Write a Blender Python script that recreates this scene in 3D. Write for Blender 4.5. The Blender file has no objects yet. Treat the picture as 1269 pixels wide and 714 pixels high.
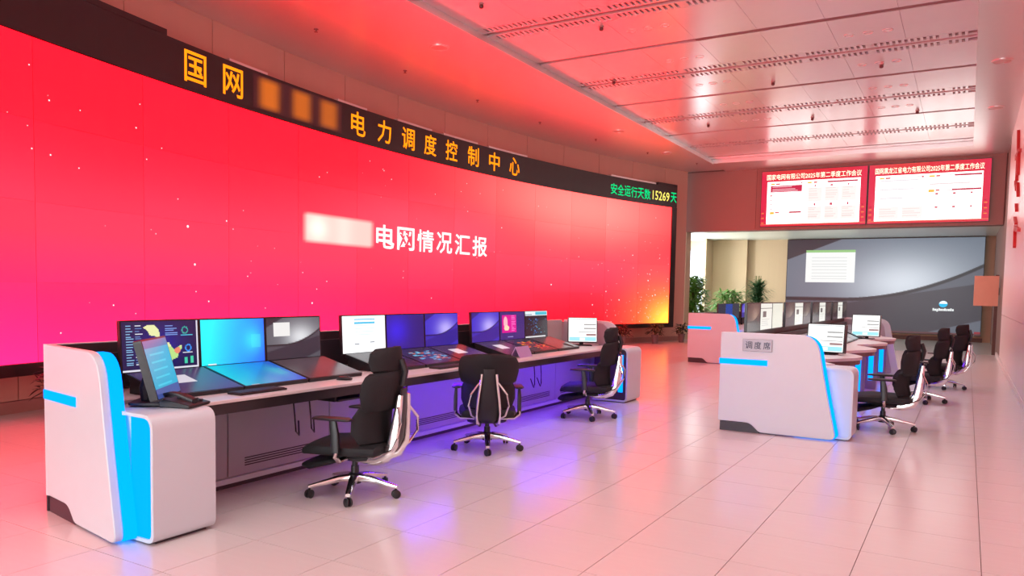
import bpy, bmesh, math, random
import numpy as np
from mathutils import Vector, Matrix

random.seed(7)
rng = np.random.default_rng(11)
SC = bpy.context.scene
COL = SC.collection

# ------------------------------------------------------------------ camera
EYE = 1.465
FPX, PPX, PPY, IMW, IMH = 947.30, 634.85, 419.20, 1269.0, 714.0
_yaw, _pitch, _roll = 0.535367, -0.061484, 0.019099
_f = np.array([-math.sin(_yaw), math.cos(_yaw), 0.0])
_r = np.array([math.cos(_yaw), math.sin(_yaw), 0.0])
_u = np.array([0.0, 0.0, 1.0])
_f, _u = _f * math.cos(_pitch) + _u * math.sin(_pitch), _u * math.cos(_pitch) - _f * math.sin(_pitch)
_r, _u = _r * math.cos(_roll) + _u * math.sin(_roll), _u * math.cos(_roll) - _r * math.sin(_roll)
cam_d = bpy.data.cameras.new('camera')
cam = bpy.data.objects.new('camera', cam_d)
COL.objects.link(cam)
M = Matrix.Identity(4)
for i in range(3):
    M[i][0], M[i][1], M[i][2] = _r[i], _u[i], -_f[i]
M[2][3] = EYE
cam.matrix_world = M
cam_d.sensor_width = 36.0
cam_d.lens = FPX / IMW * 36.0
cam_d.shift_x = -(PPX - IMW / 2) / IMW
cam_d.shift_y = (PPY - IMH / 2) / IMW
cam_d.clip_end = 200
SC.camera = cam

# ------------------------------------------------------------------ world, light, exposure
SC.view_settings.view_transform = 'Standard'
SC.view_settings.look = 'None'
SC.view_settings.gamma = 1.0
SC.view_settings.use_curve_mapping = False
SC.view_settings.exposure = 0.0
SC.cycles.use_denoising = True
SC.cycles.max_bounces = 8
SC.cycles.sample_clamp_indirect = 6.0
W = bpy.data.worlds.new('daylight_sky')
SC.world = W
W.use_nodes = True
W.node_tree.nodes['Background'].inputs[0].default_value = (0.86, 0.93, 1.0, 1)
W.node_tree.nodes['Background'].inputs[1].default_value = 2.2

def area_light(name, loc, direction, sx, sy, power, color=(1, 1, 1), spread=math.pi):
    d = bpy.data.lights.new(name, 'AREA')
    d.shape = 'RECTANGLE'; d.size = sx; d.size_y = sy; d.energy = power; d.color = color; d.spread = spread
    o = bpy.data.objects.new(name, d); COL.objects.link(o)
    o.location = loc
    o.rotation_euler = Vector(direction).to_track_quat('-Z', 'Y').to_euler()
    return o
# fill added behind the camera; daylight at the back room's window
area_light('added_fill_behind', (-3.4, -11.75, 2.6), (0, 1, 0.0), 8.0, 3.8, 820, (0.94, 1.0, 1.0))
area_light('daylight_back_window', (-9.35, 30.85, 1.9), (0.25, -1, -0.12), 1.2, 3.2, 80, (0.92, 0.97, 1.0))

area_light('added_fill_back_side', (-10.9, 27.6, 2.0), (1, -0.1, -0.05), 5.0, 2.8, 900, (0.97, 0.98, 1.0))  # added fill for the back room; the side wall here has no window
# added overhead fill in the plain ceiling slots, spread narrowed to hide its glow
for k, y in enumerate((-8.45, -5.05, -1.65, 1.75, 5.15, 8.55, 11.95, 15.35, 18.75, 22.15)):
    area_light('added_slot_fill', (-2.0, y, 5.443), (0, 0, -1), 3.6, 0.07, 31, (0.94, 1.0, 1.0), math.radians(105))

# ------------------------------------------------------------------ materials
MATS = {}
def lin(c):
    return tuple(((x / 12.92) if x <= 0.04045 else ((x + 0.055) / 1.055) ** 2.4) for x in c)
def rgb(r, g, b):
    return lin((r / 255, g / 255, b / 255))
def mat(name, col, rough=0.5, metal=0.0, vary=0.06, scale=6.0, bump=0.0, emit=None, strength=0.0, coat=0.0, stretch=None, spec=0.5):
    if name in MATS: return MATS[name]
    m = bpy.data.materials.new(name); m.use_nodes = True
    nt = m.node_tree; b = nt.nodes['Principled BSDF']
    b.inputs['Roughness'].default_value = rough
    b.inputs['Metallic'].default_value = metal
    b.inputs['Specular IOR Level'].default_value = spec
    if coat: b.inputs['Coat Weight'].default_value = coat
    tc = nt.nodes.new('ShaderNodeTexCoord')
    nz = nt.nodes.new('ShaderNodeTexNoise'); nz.inputs['Scale'].default_value = scale; nz.inputs['Detail'].default_value = 4
    src = tc.outputs['Object']
    if stretch:
        mp = nt.nodes.new('ShaderNodeMapping'); mp.inputs['Scale'].default_value = stretch
        nt.links.new(src, mp.inputs['Vector']); src = mp.outputs['Vector']
    nt.links.new(src, nz.inputs['Vector'])
    mx = nt.nodes.new('ShaderNodeMix'); mx.data_type = 'RGBA'
    mx.inputs[6].default_value = tuple(max(0, c * (1 - vary)) for c in col) + (1,)
    mx.inputs[7].default_value = tuple(min(1, c * (1 + vary)) for c in col) + (1,)
    nt.links.new(nz.outputs['Fac'], mx.inputs[0])
    nt.links.new(mx.outputs[2], b.inputs['Base Color'])
    if bump:
        bp = nt.nodes.new('ShaderNodeBump'); bp.inputs['Strength'].default_value = bump; bp.inputs['Distance'].default_value = 0.01
        nt.links.new(nz.outputs['Fac'], bp.inputs['Height']); nt.links.new(bp.outputs['Normal'], b.inputs['Normal'])
    if emit:
        b.inputs['Emission Color'].default_value = tuple(emit) + (1,)
        b.inputs['Emission Strength'].default_value = strength
    MATS[name] = m
    return m
def display_mat(name, strength, rough=0.35, vary=0.0):
    """screen: emission taken from the picture stored on the mesh"""
    if name in MATS: return MATS[name]
    m = bpy.data.materials.new(name); m.use_nodes = True
    nt = m.node_tree; b = nt.nodes['Principled BSDF']
    b.inputs['Base Color'].default_value = (0.012, 0.012, 0.014, 1); b.inputs['Roughness'].default_value = rough
    at = nt.nodes.new('ShaderNodeAttribute'); at.attribute_name = 'Col'
    b.inputs['Emission Strength'].default_value = strength
    nt.links.new(at.outputs['Color'], b.inputs['Emission Color'])
    if vary:
        oi = nt.nodes.new('ShaderNodeObjectInfo')
        mr = nt.nodes.new('ShaderNodeMapRange'); mr.inputs[3].default_value = strength * (1 - vary); mr.inputs[4].default_value = strength * (1 + vary)
        nt.links.new(oi.outputs['Random'], mr.inputs[0]); nt.links.new(mr.outputs[0], b.inputs['Emission Strength'])
    MATS[name] = m
    return m
def glow(name, col, strength):
    return mat(name, (0.002, 0.002, 0.002), 0.9, vary=0, emit=col, strength=strength, spec=0.0)

WHITE = mat('white_lacquer', (0.62, 0.69, 0.74), 0.32, vary=0.02)
TOPM = mat('worktop_laminate', (0.70, 0.66, 0.66), 0.35, vary=0.03, scale=20)
DESKDARK = mat('dark_desk_edge', (0.02, 0.016, 0.02), 0.4)
PANELG = mat('grey_desk_panel', (0.42, 0.40, 0.46), 0.42, vary=0.03)
DARKIN = mat('dark_inner_panel', (0.05, 0.025, 0.03), 0.5)
METALG = mat('brushed_grey_metal', (0.45, 0.44, 0.44), 0.35, metal=0.6, vary=0.08, scale=30, stretch=(1, 1, 12))
PANELL = mat('light_grey_panel', (0.50, 0.48, 0.48), 0.4, vary=0.05)
KICK = mat('kick_black', (0.035, 0.03, 0.04), 0.45)
CYAN = glow('cyan_light', (0.0, 0.22, 1.0), 2.6)
CYANS = glow('cyan_side_light', (0.0, 0.24, 1.0), 2.2)
BLUE = glow('deep_blue_light', (0.10, 0.01, 1.0), 58.0)
BLK = mat('black_plastic', (0.014, 0.014, 0.017), 0.4, vary=0.2)
BEZ = mat('monitor_bezel', (0.012, 0.012, 0.016), 0.3, vary=0.1)
MESHF = mat('black_mesh_fabric', (0.007, 0.006, 0.008), 0.75, vary=0.4, scale=180, bump=0.3)
CUSH = mat('black_cushion', (0.006, 0.006, 0.008), 0.7, vary=0.3, scale=90, bump=0.2)
CHROME = mat('polished_aluminium', (0.78, 0.76, 0.76), 0.16, metal=1.0, vary=0.04)
FRAMEB = mat('video_wall_frame', (0.018, 0.012, 0.014), 0.35, vary=0.15)
TILE = mat('floor_tile', (0.66, 0.60, 0.585), 0.22, vary=0.035, scale=2.5, stretch=(1, 9, 1), spec=0.6)
JOINT = mat('floor_joint', (0.16, 0.10, 0.09), 0.7)
TILEB = mat('back_floor', (0.55, 0.60, 0.57), 0.25, vary=0.04)
CEIL = mat('ceiling_metal_panel', (0.86, 0.84, 0.84), 0.25, metal=0.45, vary=0.02)
SOFF = mat('ceiling_paint', (0.80, 0.76, 0.75), 0.34, vary=0.02, metal=0.75)
SLOT = mat('ceiling_slot', (0.22, 0.13, 0.13), 0.6)
WALLP = mat('beige_wall_panel', (0.58, 0.36, 0.28), 0.5, vary=0.04, scale=3, stretch=(1, 1, 0.2))
WALLJ = mat('wall_joint', (0.20, 0.12, 0.10), 0.7)
WALLR = mat('pale_wall_panel', (0.82, 0.74, 0.71), 0.28, vary=0.03, scale=2)
BEAMM = mat('brown_beam_panel', (0.36, 0.20, 0.17), 0.5, vary=0.05, scale=2)
TAN = mat('tan_wall', (0.55, 0.42, 0.27), 0.5, vary=0.04, scale=2, stretch=(6, 6, 0.3))
BACKC = mat('back_ceiling', (0.62, 0.66, 0.60), 0.3, vary=0.03)
BROWN = mat('brown_door', (0.10, 0.04, 0.025), 0.45, vary=0.15, scale=8, stretch=(8, 8, 1))
ORANGE = mat('orange_board', (0.74, 0.42, 0.28), 0.5, vary=0.05)
POT = mat('grey_pot', (0.18, 0.15, 0.15), 0.5)
POTW = mat('white_pot', (0.75, 0.76, 0.74), 0.35)
LEAFD = mat('dark_leaf', (0.015, 0.025, 0.015), 0.5, vary=0.5, scale=12)
LEAFG = mat('green_leaf', (0.11, 0.30, 0.045), 0.45, vary=0.5, scale=8)
LEAFP = mat('palm_leaf', (0.03, 0.10, 0.035), 0.45, vary=0.5, scale=8)
STEM = mat('plant_stem', (0.14, 0.16, 0.05), 0.6, vary=0.2)
SIGNG = mat('sign_grey', (0.36, 0.35, 0.39), 0.4, metal=0.3)
INK = mat('sign_ink', (0.03, 0.035, 0.08), 0.5)
REDP = mat('red_sign_paint', (0.55, 0.03, 0.03), 0.45)
LILAC = mat('lilac_card', (0.45, 0.28, 0.55), 0.45)

# ------------------------------------------------------------------ helpers
def tag(o, label=None, cat=None, group=None, kind=None):
    if label: o['label'] = label
    if cat: o['category'] = cat
    if group: o['group'] = group
    if kind: o['kind'] = kind
    return o
def empty(name, loc=(0, 0, 0), rz=0.0):
    o = bpy.data.objects.new(name, None); COL.objects.link(o)
    o.location = loc; o.rotation_euler = (0, 0, rz); o.empty_display_size = 0.1
    return o
class MB:
    def __init__(s): s.v = []; s.f = []
    def add(s, vs, fs):
        n = len(s.v); s.v += [tuple(map(float, p)) for p in vs]; s.f += [tuple(n + i for i in q) for q in fs]; return s
    def box(s, x0, x1, y0, y1, z0, z1, mtx=None):
        vs = [(x, y, z) for z in (z0, z1) for y in (y0, y1) for x in (x0, x1)]
        if mtx is not None: vs = [mtx @ Vector(p) for p in vs]
        return s.add(vs, [(0, 2, 3, 1), (4, 5, 7, 6), (0, 1, 5, 4), (2, 6, 7, 3), (0, 4, 6, 2), (1, 3, 7, 5)])
    def prism(s, poly, axis, lo, hi, mtx=None):
        """poly in the two axes other than `axis` (xz for y, xy for z, yz for x)"""
        n = len(poly); vs = []
        for h in (lo, hi):
            for a, b in poly:
                vs.append((a, h, b) if axis == 'y' else (a, b, h) if axis == 'z' else (h, a, b))
        if mtx is not None: vs = [mtx @ Vector(p) for p in vs]
        fs = [tuple(range(n)), tuple(range(2 * n - 1, n - 1, -1))] + [(i, i + n, (i + 1) % n + n, (i + 1) % n) for i in range(n)]
        return s.add(vs, fs)
    def loft(s, secs, n=14, p=2.6, cap=True):
        """secs: (centre, half axis A, half axis B); superellipse sections"""
        base = len(s.v)
        for c, A, B in secs:
            c, A, B = Vector(c), Vector(A), Vector(B)
            for k in range(n):
                t = 2 * math.pi * k / n; ct, st = math.cos(t), math.sin(t)
                a = math.copysign(abs(ct) ** (2 / p), ct); b = math.copysign(abs(st) ** (2 / p), st)
                s.v.append(tuple(c + A * a + B * b))
        for i in range(len(secs) - 1):
            for k in range(n):
                k2 = (k + 1) % n; a = base + i * n
                s.f.append((a + k, a + k2, a + n + k2, a + n + k))
        if cap:
            s.f.append(tuple(base + k for k in range(n - 1, -1, -1)))
            s.f.append(tuple(base + (len(secs) - 1) * n + k for k in range(n)))
        return s
    def tube(s, pts, r, n=8, flat=1.0):
        pts = [Vector(p) for p in pts]; secs = []
        for i, p in enumerate(pts):
            d = (pts[min(i + 1, len(pts) - 1)] - pts[max(i - 1, 0)]).normalized()
            up = Vector((0, 0, 1)) if abs(d.z) < 0.9 else Vector((1, 0, 0))
            a = d.cross(up).normalized(); b = a.cross(d).normalized()
            rr = r[i] if isinstance(r, (list, tuple)) else r
            secs.append((p, a * rr, b * rr * flat))
        return s.loft(secs, n, 2.0)
    def lathe(s, prof, n=20, c=(0, 0, 0), cap=True):
        base = len(s.v)
        for r, z in prof:
            for k in range(n):
                t = 2 * math.pi * k / n; s.v.append((c[0] + r * math.cos(t), c[1] + r * math.sin(t), c[2] + z))
        for i in range(len(prof) - 1):
            for k in range(n):
                k2 = (k + 1) % n; a = base + i * n
                s.f.append((a + k, a + k2, a + n + k2, a + n + k))
        if cap:
            s.f.append(tuple(base + k for k in range(n - 1, -1, -1)))
            s.f.append(tuple(base + (len(prof) - 1) * n + k for k in range(n)))
        return s
    def mesh(s, name, m, smooth=False):
        me = bpy.data.meshes.new(name); me.from_pydata(s.v, [], s.f)
        me.materials.append(m)
        bm = bmesh.new(); bm.from_mesh(me); bmesh.ops.recalc_face_normals(bm, faces=bm.faces); bm.to_mesh(me); bm.free()
        if smooth:
            me.polygons.foreach_set('use_smooth', [True] * len(me.polygons))
            me.set_sharp_from_angle(angle=math.radians(38))
        return me
    def build(s, name, m, parent=None, smooth=False, bevel=0.0):
        o = bpy.data.objects.new(name, s.mesh(name, m, smooth)); COL.objects.link(o)
        if parent is not None: o.parent = parent
        if bevel:
            b = o.modifiers.new('bevel', 'BEVEL'); b.width = bevel; b.segments = 2; b.limit_method = 'ANGLE'
        return o
def box(x0, x1, y0, y1, z0, z1): return MB().box(x0, x1, y0, y1, z0, z1)
def link(name, me, parent=None, loc=(0, 0, 0), rz=0.0):
    o = bpy.data.objects.new(name, me); COL.objects.link(o); o.location = loc; o.rotation_euler = (0, 0, rz)
    if parent is not None: o.parent = parent
    return o
def copy_tree(o, parent=None):
    c = o.copy(); COL.objects.link(c)
    if parent is not None: c.parent = parent
    for ch in list(o.children): copy_tree(ch, c)
    return c
def round_poly(pts, radii, seg=5):
    out = []; n = len(pts)
    for i in range(n):
        p = Vector(pts[i]); r = radii[i]
        if r <= 0: out.append(tuple(p)); continue
        a = (Vector(pts[i - 1]) - p); b = (Vector(pts[(i + 1) % n]) - p)
        a.normalize(); b.normalize(); p0 = p + a * r; p1 = p + b * r
        for k in range(seg + 1):
            t = k / seg; q = p0 * (1 - t) ** 2 + p * 2 * t * (1 - t) + p1 * t * t
            out.append(tuple(q))
    return out
def pixels(name, img, origin, eu, ev, m, parent=None):
    """flat screen picture: a grid of coloured cells; img is H x W x 3 sRGB, row 0 at the top"""
    h, w = img.shape[:2]
    o, eu, ev = (np.array(x, float) for x in (origin, eu, ev))
    gu, gv = np.meshgrid(np.linspace(0, 1, w + 1), np.linspace(1, 0, h + 1))
    vs = o + gu[..., None] * eu + gv[..., None] * ev
    me = bpy.data.meshes.new(name)
    idx = np.arange((h + 1) * (w + 1)).reshape(h + 1, w + 1)
    q = np.stack([idx[1:, :-1], idx[1:, 1:], idx[:-1, 1:], idx[:-1, :-1]], -1).reshape(-1, 4)
    me.vertices.add(len(vs.reshape(-1, 3))); me.vertices.foreach_set('co', vs.reshape(-1))
    me.loops.add(q.size); me.loops.foreach_set('vertex_index', q.reshape(-1).astype(np.int32))
    me.polygons.add(len(q)); me.polygons.foreach_set('loop_start', np.arange(0, q.size, 4, dtype=np.int32))
    me.update(calc_edges=True)
    c = img.reshape(-1, 3).clip(0, 4)
    c = np.where(c <= 0.04045, c / 12.92, ((c + 0.055) / 1.055) ** 2.4)
    cc = np.ones((len(q), 4, 4)); cc[..., :3] = c[:, None, :]
    at = me.color_attributes.new('Col', 'FLOAT_COLOR', 'CORNER'); at.data.foreach_set('color', cc.reshape(-1).astype(np.float32))
    me.materials.append(m); me.validate()
    ob = bpy.data.objects.new(name, me); COL.objects.link(ob)
    if parent is not None: ob.parent = parent
    return ob
def text_geo(body, bold=0.0):
    c = bpy.data.curves.new('t', 'FONT'); c.body = body; c.offset = bold; c.resolution_u = 2
    o = bpy.data.objects.new('t', c); COL.objects.link(o)
    me = o.evaluated_get(bpy.context.evaluated_depsgraph_get()).to_mesh()
    vs = np.array([v.co[:] for v in me.vertices]) if len(me.vertices) else np.zeros((0, 3)); fs = [tuple(p.vertices) for p in me.polygons]
    bpy.data.objects.remove(o); bpy.data.curves.remove(c)
    return vs, fs
def text_mesh(name, body, fn, width, height, m, parent=None, bold=0.0):
    """letters fitted into width x height, laid out by fn(u, v) -> point"""
    vs, fs = text_geo(body, bold)
    lo, hi = vs.min(0), vs.max(0)
    s = (vs - lo) / np.maximum(hi - lo, 1e-6)
    me = bpy.data.meshes.new(name); me.from_pydata([tuple(fn(p[0] * width, p[1] * height)) for p in s], [], fs)
    me.materials.append(m)
    o = bpy.data.objects.new(name, me); COL.objects.link(o)
    if parent is not None: o.parent = parent
    return o
def project(p):
    q = np.array(p, float) - np.array([0, 0, EYE]); w = q @ _f
    if w < 0.2: return None
    return PPX + q @ _r / w * FPX, PPY - q @ _u / w * FPX

# ------------------------------------------------------------------ the room
XR = 0.72            # right wall
YB = 24.1            # beam between hall and back room
YE = 31.0            # end wall of the back room
ZS, ZC = 5.33, 5.45  # soffit and recessed ceiling
AC = (22.752, 12.023); AR = 32.426        # the curved video wall: centre and radius
def arc(a, z, d=0.0):
    t = a / AR
    return (AC[0] - (AR - d) * math.cos(t), AC[1] + (AR - d) * math.sin(t), z)
def arc_strip(a0, a1, z0, z1, d0, d1, n=None):
    """curved slab between arc positions a0..a1, heights z0..z1, depths d0 (back) .. d1 (front)"""
    n = n or max(2, int((a1 - a0) / 0.4)); b = MB(); vs = []
    for i in range(n + 1):
        a = a0 + (a1 - a0) * i / n
        vs += [arc(a, z0, d0), arc(a, z1, d0), arc(a, z1, d1), arc(a, z0, d1)]
    fs = []
    for i in range(n):
        for k in range(4):
            k2 = (k + 1) % 4; fs.append((i * 4 + k, i * 4 + k2, i * 4 + 4 + k2, i * 4 + 4 + k))
    fs += [(0, 1, 2, 3), tuple(n * 4 + k for k in (3, 2, 1, 0))]
    return b.add(vs, fs)

# floor: slab plus single tiles
floor = tag(box(-10.6, XR + 0.02, -12.0, YB, -0.12, -0.006).build('floor', JOINT), 'pale pink glossy tiled floor of the control room', kind='structure')
T = 0.6; tile_me = box(0, T - 0.004, 0, T - 0.004, -0.02, 0).mesh('floor_tile', TILE)
tiles = []
for i in range(-18, 2):
    for j in range(-20, 40):
        x, y = 0.137 + T * i, 0.585 + T * j
        if x > XR - 0.01 or y + T > YB + 0.3 or y < -11.9: continue
        rr = math.hypot(x + T - AC[0], y + 0.3 - AC[1])
        if x < 0 and rr > AR + 0.5: continue
        p = project((x + .3, y + .3, 0))
        vis = p is not None and -60 < p[0] < IMW + 60 and 380 < p[1] < IMH + 70
        hid = (-5.0 < x < -4.3 and 2.5 < y < 9.9) or (-2.3 < x < -1.5 and 8.3 < y < 16) or (-5.0 < x < -4.0 and 16 < y < 22)
        d = math.hypot(x + .3, y + .3)
        tiles.append(((0 if vis and not hid else 1), d, x, y))
tiles.sort()
rest = MB()
for k, (h, d, x, y) in enumerate(tiles):
    x1 = min(x + T - 0.004, XR); y1 = min(y + T - 0.004, YB)
    if k < 300 and x1 == x + T - 0.004 and y1 == y + T - 0.004: link('floor_tile', tile_me, floor, (x, y, 0))
    elif k < 300: box(x, x1, y, y1, -0.02, 0).build('floor_tile', TILE, floor)
    else: rest.box(x, x1, y, y1, -0.02, 0)
tag(rest.build('floor_tiles_beyond', TILE, floor), kind='stuff')
tag(box(-11.0, XR + 0.3, YB, YE, -0.12, 0.0).build('floor', TILEB), 'grey green floor of the room beyond the beam', kind='structure')

# right wall with panels
wr = tag(box(XR + 0.02, XR + 0.2, -12.0, YE, 0, ZC).build('wall_right', WALLJ), 'pale panelled wall along the right edge', kind='structure')
for k in range(12):
    y0 = -4.9 + 2.42 * k
    if y0 + 2.4 > YB: break
    box(XR, XR + 0.02, y0, y0 + 2.412, 0.10, 1.12).build('wall_panel', WALLR, wr)
    box(XR, XR + 0.02, y0, y0 + 2.412, 1.128, 3.2).build('wall_panel', WALLR, wr)
    box(XR, XR + 0.02, y0, y0 + 2.412, 3.208, ZS).build('wall_panel', WALLR, wr)
box(XR, XR + 0.02, -11.9, -4.91, 0.10, ZS).build('wall_panel', WALLR, wr)
tag(box(XR - 0.012, XR + 0.02, -11.9, YB - 0.1, 0, 0.095).build('baseboard_right', WALLR), 'low skirting along the right wall', kind='structure')

# curved left wall with panels
wlm = arc_strip(-12.6, 11.95, 0, ZC, -0.55, -0.32).box(-7.9, -7.62, -12.0, -0.2, 0, ZC)
wl = tag(wlm.build('wall_left', WALLJ), 'curved beige wall that carries the big red screen', kind='structure')
PITCH = 1.53
box(-7.62, -7.59, -11.9, -0.3, 0.14, ZS).build('wall_panel', WALLP, wl)
for k in range(-8, 8):
    a0 = 0.13 + PITCH * k; a1 = min(a0 + PITCH - 0.012, 11.93)
    if a1 - a0 < 0.2: continue
    arc_strip(a0, a1, 0.14, ZS, -0.32, -0.29, 4).build('wall_panel', WALLP, wl)
tag(arc_strip(-12.3, 11.9, 0, 0.135, -0.32, -0.27).build('baseboard_left', BEAMM), 'brown skirting under the big screen', kind='structure')

# wall behind the camera, with a window opening added for the fill light
wn = MB().box(-8.0, XR + 0.2, -12.2, -12.0, 0, 0.6).box(-8.0, XR + 0.2, -12.2, -12.0, 4.6, ZC)
tag(wn.build('wall_near', WALLR), 'unseen wall behind the viewer with an added window opening', kind='structure')
wf = MB()
for x in (-7.6, -5.55, -3.5, -1.4, XR - 0.06): wf.box(x, x + 0.06, -12.15, -12.05, 0.6, 4.6)
tag(wf.build('added_window', WHITE), 'white frames of an added unseen window behind the viewer', kind='structure')

# ceiling: recessed field of panels inside a soffit
CX0, CX1, CY1 = -6.68, -0.056, 22.6; slots0 = 3.40
ce = tag(box(-10.8, XR + 0.2, -12.2, YB, ZC + 0.03, ZC + 0.2).build('ceiling', SLOT), 'pink lit metal panel ceiling with slots', kind='structure')
def soffit_left():
    n = 40; b = MB(); vs = []
    for i in range(n + 1):
        p = arc(-13.0 + (11.93 + 13.0) * i / n, 0, -0.5); y = min(p[1], YB)
        vs += [(p[0], y, ZS), (CX0, y, ZS), (CX0, y, ZC + 0.03), (p[0], y, ZC + 0.03)]
    fs = []
    for i in range(n):
        for k in range(4): fs.append((i * 4 + k, i * 4 + (k + 1) % 4, i * 4 + 4 + (k + 1) % 4, i * 4 + 4 + k))
    fs += [(0, 1, 2, 3), tuple(n * 4 + k for k in (3, 2, 1, 0))]
    return b.add(vs, fs)
soffit_left().build('soffit_band', SOFF, ce)
box(-8.0, CX0, -12, -0.6, ZS, ZC + 0.03).build('soffit_band', SOFF, ce)
box(CX0, CX1, -12, slots0 + 0.05, ZC - 0.004, ZC + 0.03).build('ceiling_field', CEIL, ce)
box(CX1, XR + 0.02, -12, YB, ZS, ZC + 0.03).build('soffit_band', SOFF, ce)
box(CX0, CX1, CY1, YB, ZS, ZC + 0.03).build('soffit_band', SOFF, ce)
box(CX0 - 0.03, CX0 + 0.05, -12, CY1, ZS - 0.015, ZS + 0.03).build('soffit_edge', SOFF, ce)
COLW = (CX1 - CX0) / 7
slots = [10.25 + 1.7 * j for j in range(-8, 8)]
for j, s in enumerate(slots):
    perf = (j % 2 == 0)
    nxt = slots[j + 1] if j + 1 < len(slots) else CY1 + 0.02
    m0 = 0.30 if perf else 0.065
    m1 = 0.30 if (not perf and j + 1 < len(slots)) else 0.065
    y0, y1 = s + m0, nxt - m1
    if y0 < 3: continue
    if y1 - y0 > 0.1:
        me = box(0.002, COLW - 0.002, 0, y1 - y0, -0.004, 0.03).mesh('ceiling_panel', CEIL)
        for k in range(7): link('ceiling_panel', me, ce, (CX0 + COLW * k, y0, ZC))
    if not perf: box(CX1 - 3.8, CX1 - 0.1, s - 0.045, s + 0.045, ZC, ZC + 0.03).build('added_slot_strip', SLOT, ce)  # strip added above the slot fill light
    if perf:
        for sg in (-1, 1):
            b = MB(); e0, e1 = (0.06, 0.29) if sg > 0 else (-0.29, -0.06)
            b.box(CX0, CX1, s + e0, s + e0 + 0.03, ZC - 0.004, ZC + 0.03); b.box(CX0, CX1, s + e1 - 0.03, s + e1, ZC - 0.004, ZC + 0.03)
            nsl = int((CX1 - CX0) / 0.085)
            for q in range(nsl):
                x = CX0 + 0.085 * q
                b.box(x, x + (0.042 if q % 12 else 0.09), s + e0 + 0.03, s + e1 - 0.03, ZC - 0.004, ZC + 0.02)
            tag(b.build('vent_grille', CEIL, ce), kind='stuff')

# beam across the hall
wb = tag(box(-10.9, XR + 0.2, YB + 0.03, YB + 0.5, 3.47, ZC).build('wall_back', WALLJ), 'brown panelled beam wall carrying the two red screens', kind='structure')
xs = [-7.9, -5.7, -3.6, -1.45, XR]
for k in range(4):
    box(xs[k] + 0.004, xs[k + 1] - 0.004, YB, YB + 0.03, 3.47, ZS).build('wall_panel', BEAMM, wb)
tag(box(-10.9, -7.86, YB + 0.03, YB + 0.5, 0, 3.47).build('wall_side', TAN), 'short wall beside the passage left of the beam', kind='structure')
# back room
tag(box(-11, XR + 0.3, YB + 0.5, YE + 0.2, 3.66, 3.8).build('ceiling', BACKC), 'pale green ceiling of the room beyond the beam', kind='structure')
we = tag(MB().box(-8.95, XR + 0.3, YE, YE + 0.2, 0, 3.66).box(-11, -10.0, YE, YE + 0.2, 0, 3.66).box(-10.0, -8.95, YE, YE + 0.2, 3.3, 3.66).build('wall_end', TAN), 'tan end wall behind the grey screen', kind='structure')
tag(box(-11.2, -11.0, YB, YE + 0.2, 0, 3.66).build('wall_far_left', TAN), 'tan side wall of the room beyond the beam', kind='structure')
tag(box(-9.0, -8.9, YE - 1.2, YE, 0, 3.66).build('wall_return', TAN), 'tan wall return beside the bright window', kind='structure')
tag(box(-8.9, -7.55, YE - 0.25, YE, 0, 3.66).build('wall_pier', TAN), 'tan wall pier between window and grey screen', kind='structure')
tag(box(-7.5, 0.5, YE - 0.06, YE, 0, 0.14).build('baseboard_end', BROWN), 'brown skirting below the grey screen', kind='structure')
w2 = tag(MB().box(-10.0, -9.95, YE, YE + 0.1, 0, 3.3).box(-9.5, -9.45, YE, YE + 0.1, 0, 3.3).box(-9.0, -8.95, YE, YE + 0.1, 0, 3.3).box(-10, -8.95, YE, YE + 0.1, 1.6, 1.65).box(-10, -8.95, YE, YE + 0.1, 2.6, 2.65).build('window_2', WHITE), 'bright tall window of the room beyond the beam', kind='structure')
GL = mat('window_glass', (0.9, 0.95, 1.0), 0.05); GL.node_tree.nodes['Principled BSDF'].inputs['Transmission Weight'].default_value = 1.0
box(-10, -8.95, YE + 0.04, YE + 0.05, 0, 3.3).build('pane', GL, w2)
dr = tag(box(0.62, 0.70, YB + 0.02, YB + 0.12, 0, 2.14).build('door_1', BROWN), 'dark brown door post at the end of the right wall', kind='structure')

# ------------------------------------------------------------------ video wall
ZT, ZBt = 4.105, 0.582
A0, A1 = 0.13 - PITCH * 8, 10.84
def led_colour(a, z):
    """festive red picture: darker red on top, pinker low at the left, pale glow upper right, gold in the last lower corner"""
    u = (a + 12) / 23.0; v = (z - ZBt) / (ZT - ZBt)
    top = np.array([2.5, 0.003, 0.022]); mid = np.array([2.6, 0.028, 0.070]); pink = np.array([2.6, 0.018, 0.20]); pale = np.array([2.2, 0.23, 0.20])
    c = top + (mid - top) * math.exp(-((v - 0.42) / 0.22) ** 2)
    k = max(0.0, 1 - v / 0.42) * max(0.0, 1 - u / 0.75); c = c + (pink - c) * min(1, 1.3 * k)
    g = math.exp(-((a - 6.8) / 3.8) ** 2 - ((v - 0.90) / 0.28) ** 2); c = c + (pale - c) * min(1, 0.95 * g)
    g2 = math.exp(-((a - 1.0) / 3.0) ** 2 - ((v - 0.62) / 0.16) ** 2); c = c + (np.array([2.3, 0.065, 0.11]) - c) * 0.7 * g2
    y = math.exp(-((a - 10.8) / 0.75) ** 2 - ((v - 0.0) / 0.16) ** 2); c = c + (np.array([2.8, 1.35, 0.10]) - c) * y
    o = math.exp(-((a - 10.4) / 1.6) ** 2 - ((v - 0.05) / 0.35) ** 2); c = c + (np.array([2.8, 0.25, 0.05]) - c) * 0.5 * o
    return c
vw = empty('video_wall', arc(-0.5, 0.45, 0)); tag(vw, 'huge curved red video wall with white Chinese title', 'video wall')
vw.location = (0, 0, 0)
LEDM = display_mat('led_panel_picture', 1.55, 0.5, 0.10)
ROWS = 4; rh = (ZT - ZBt) / ROWS
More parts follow.
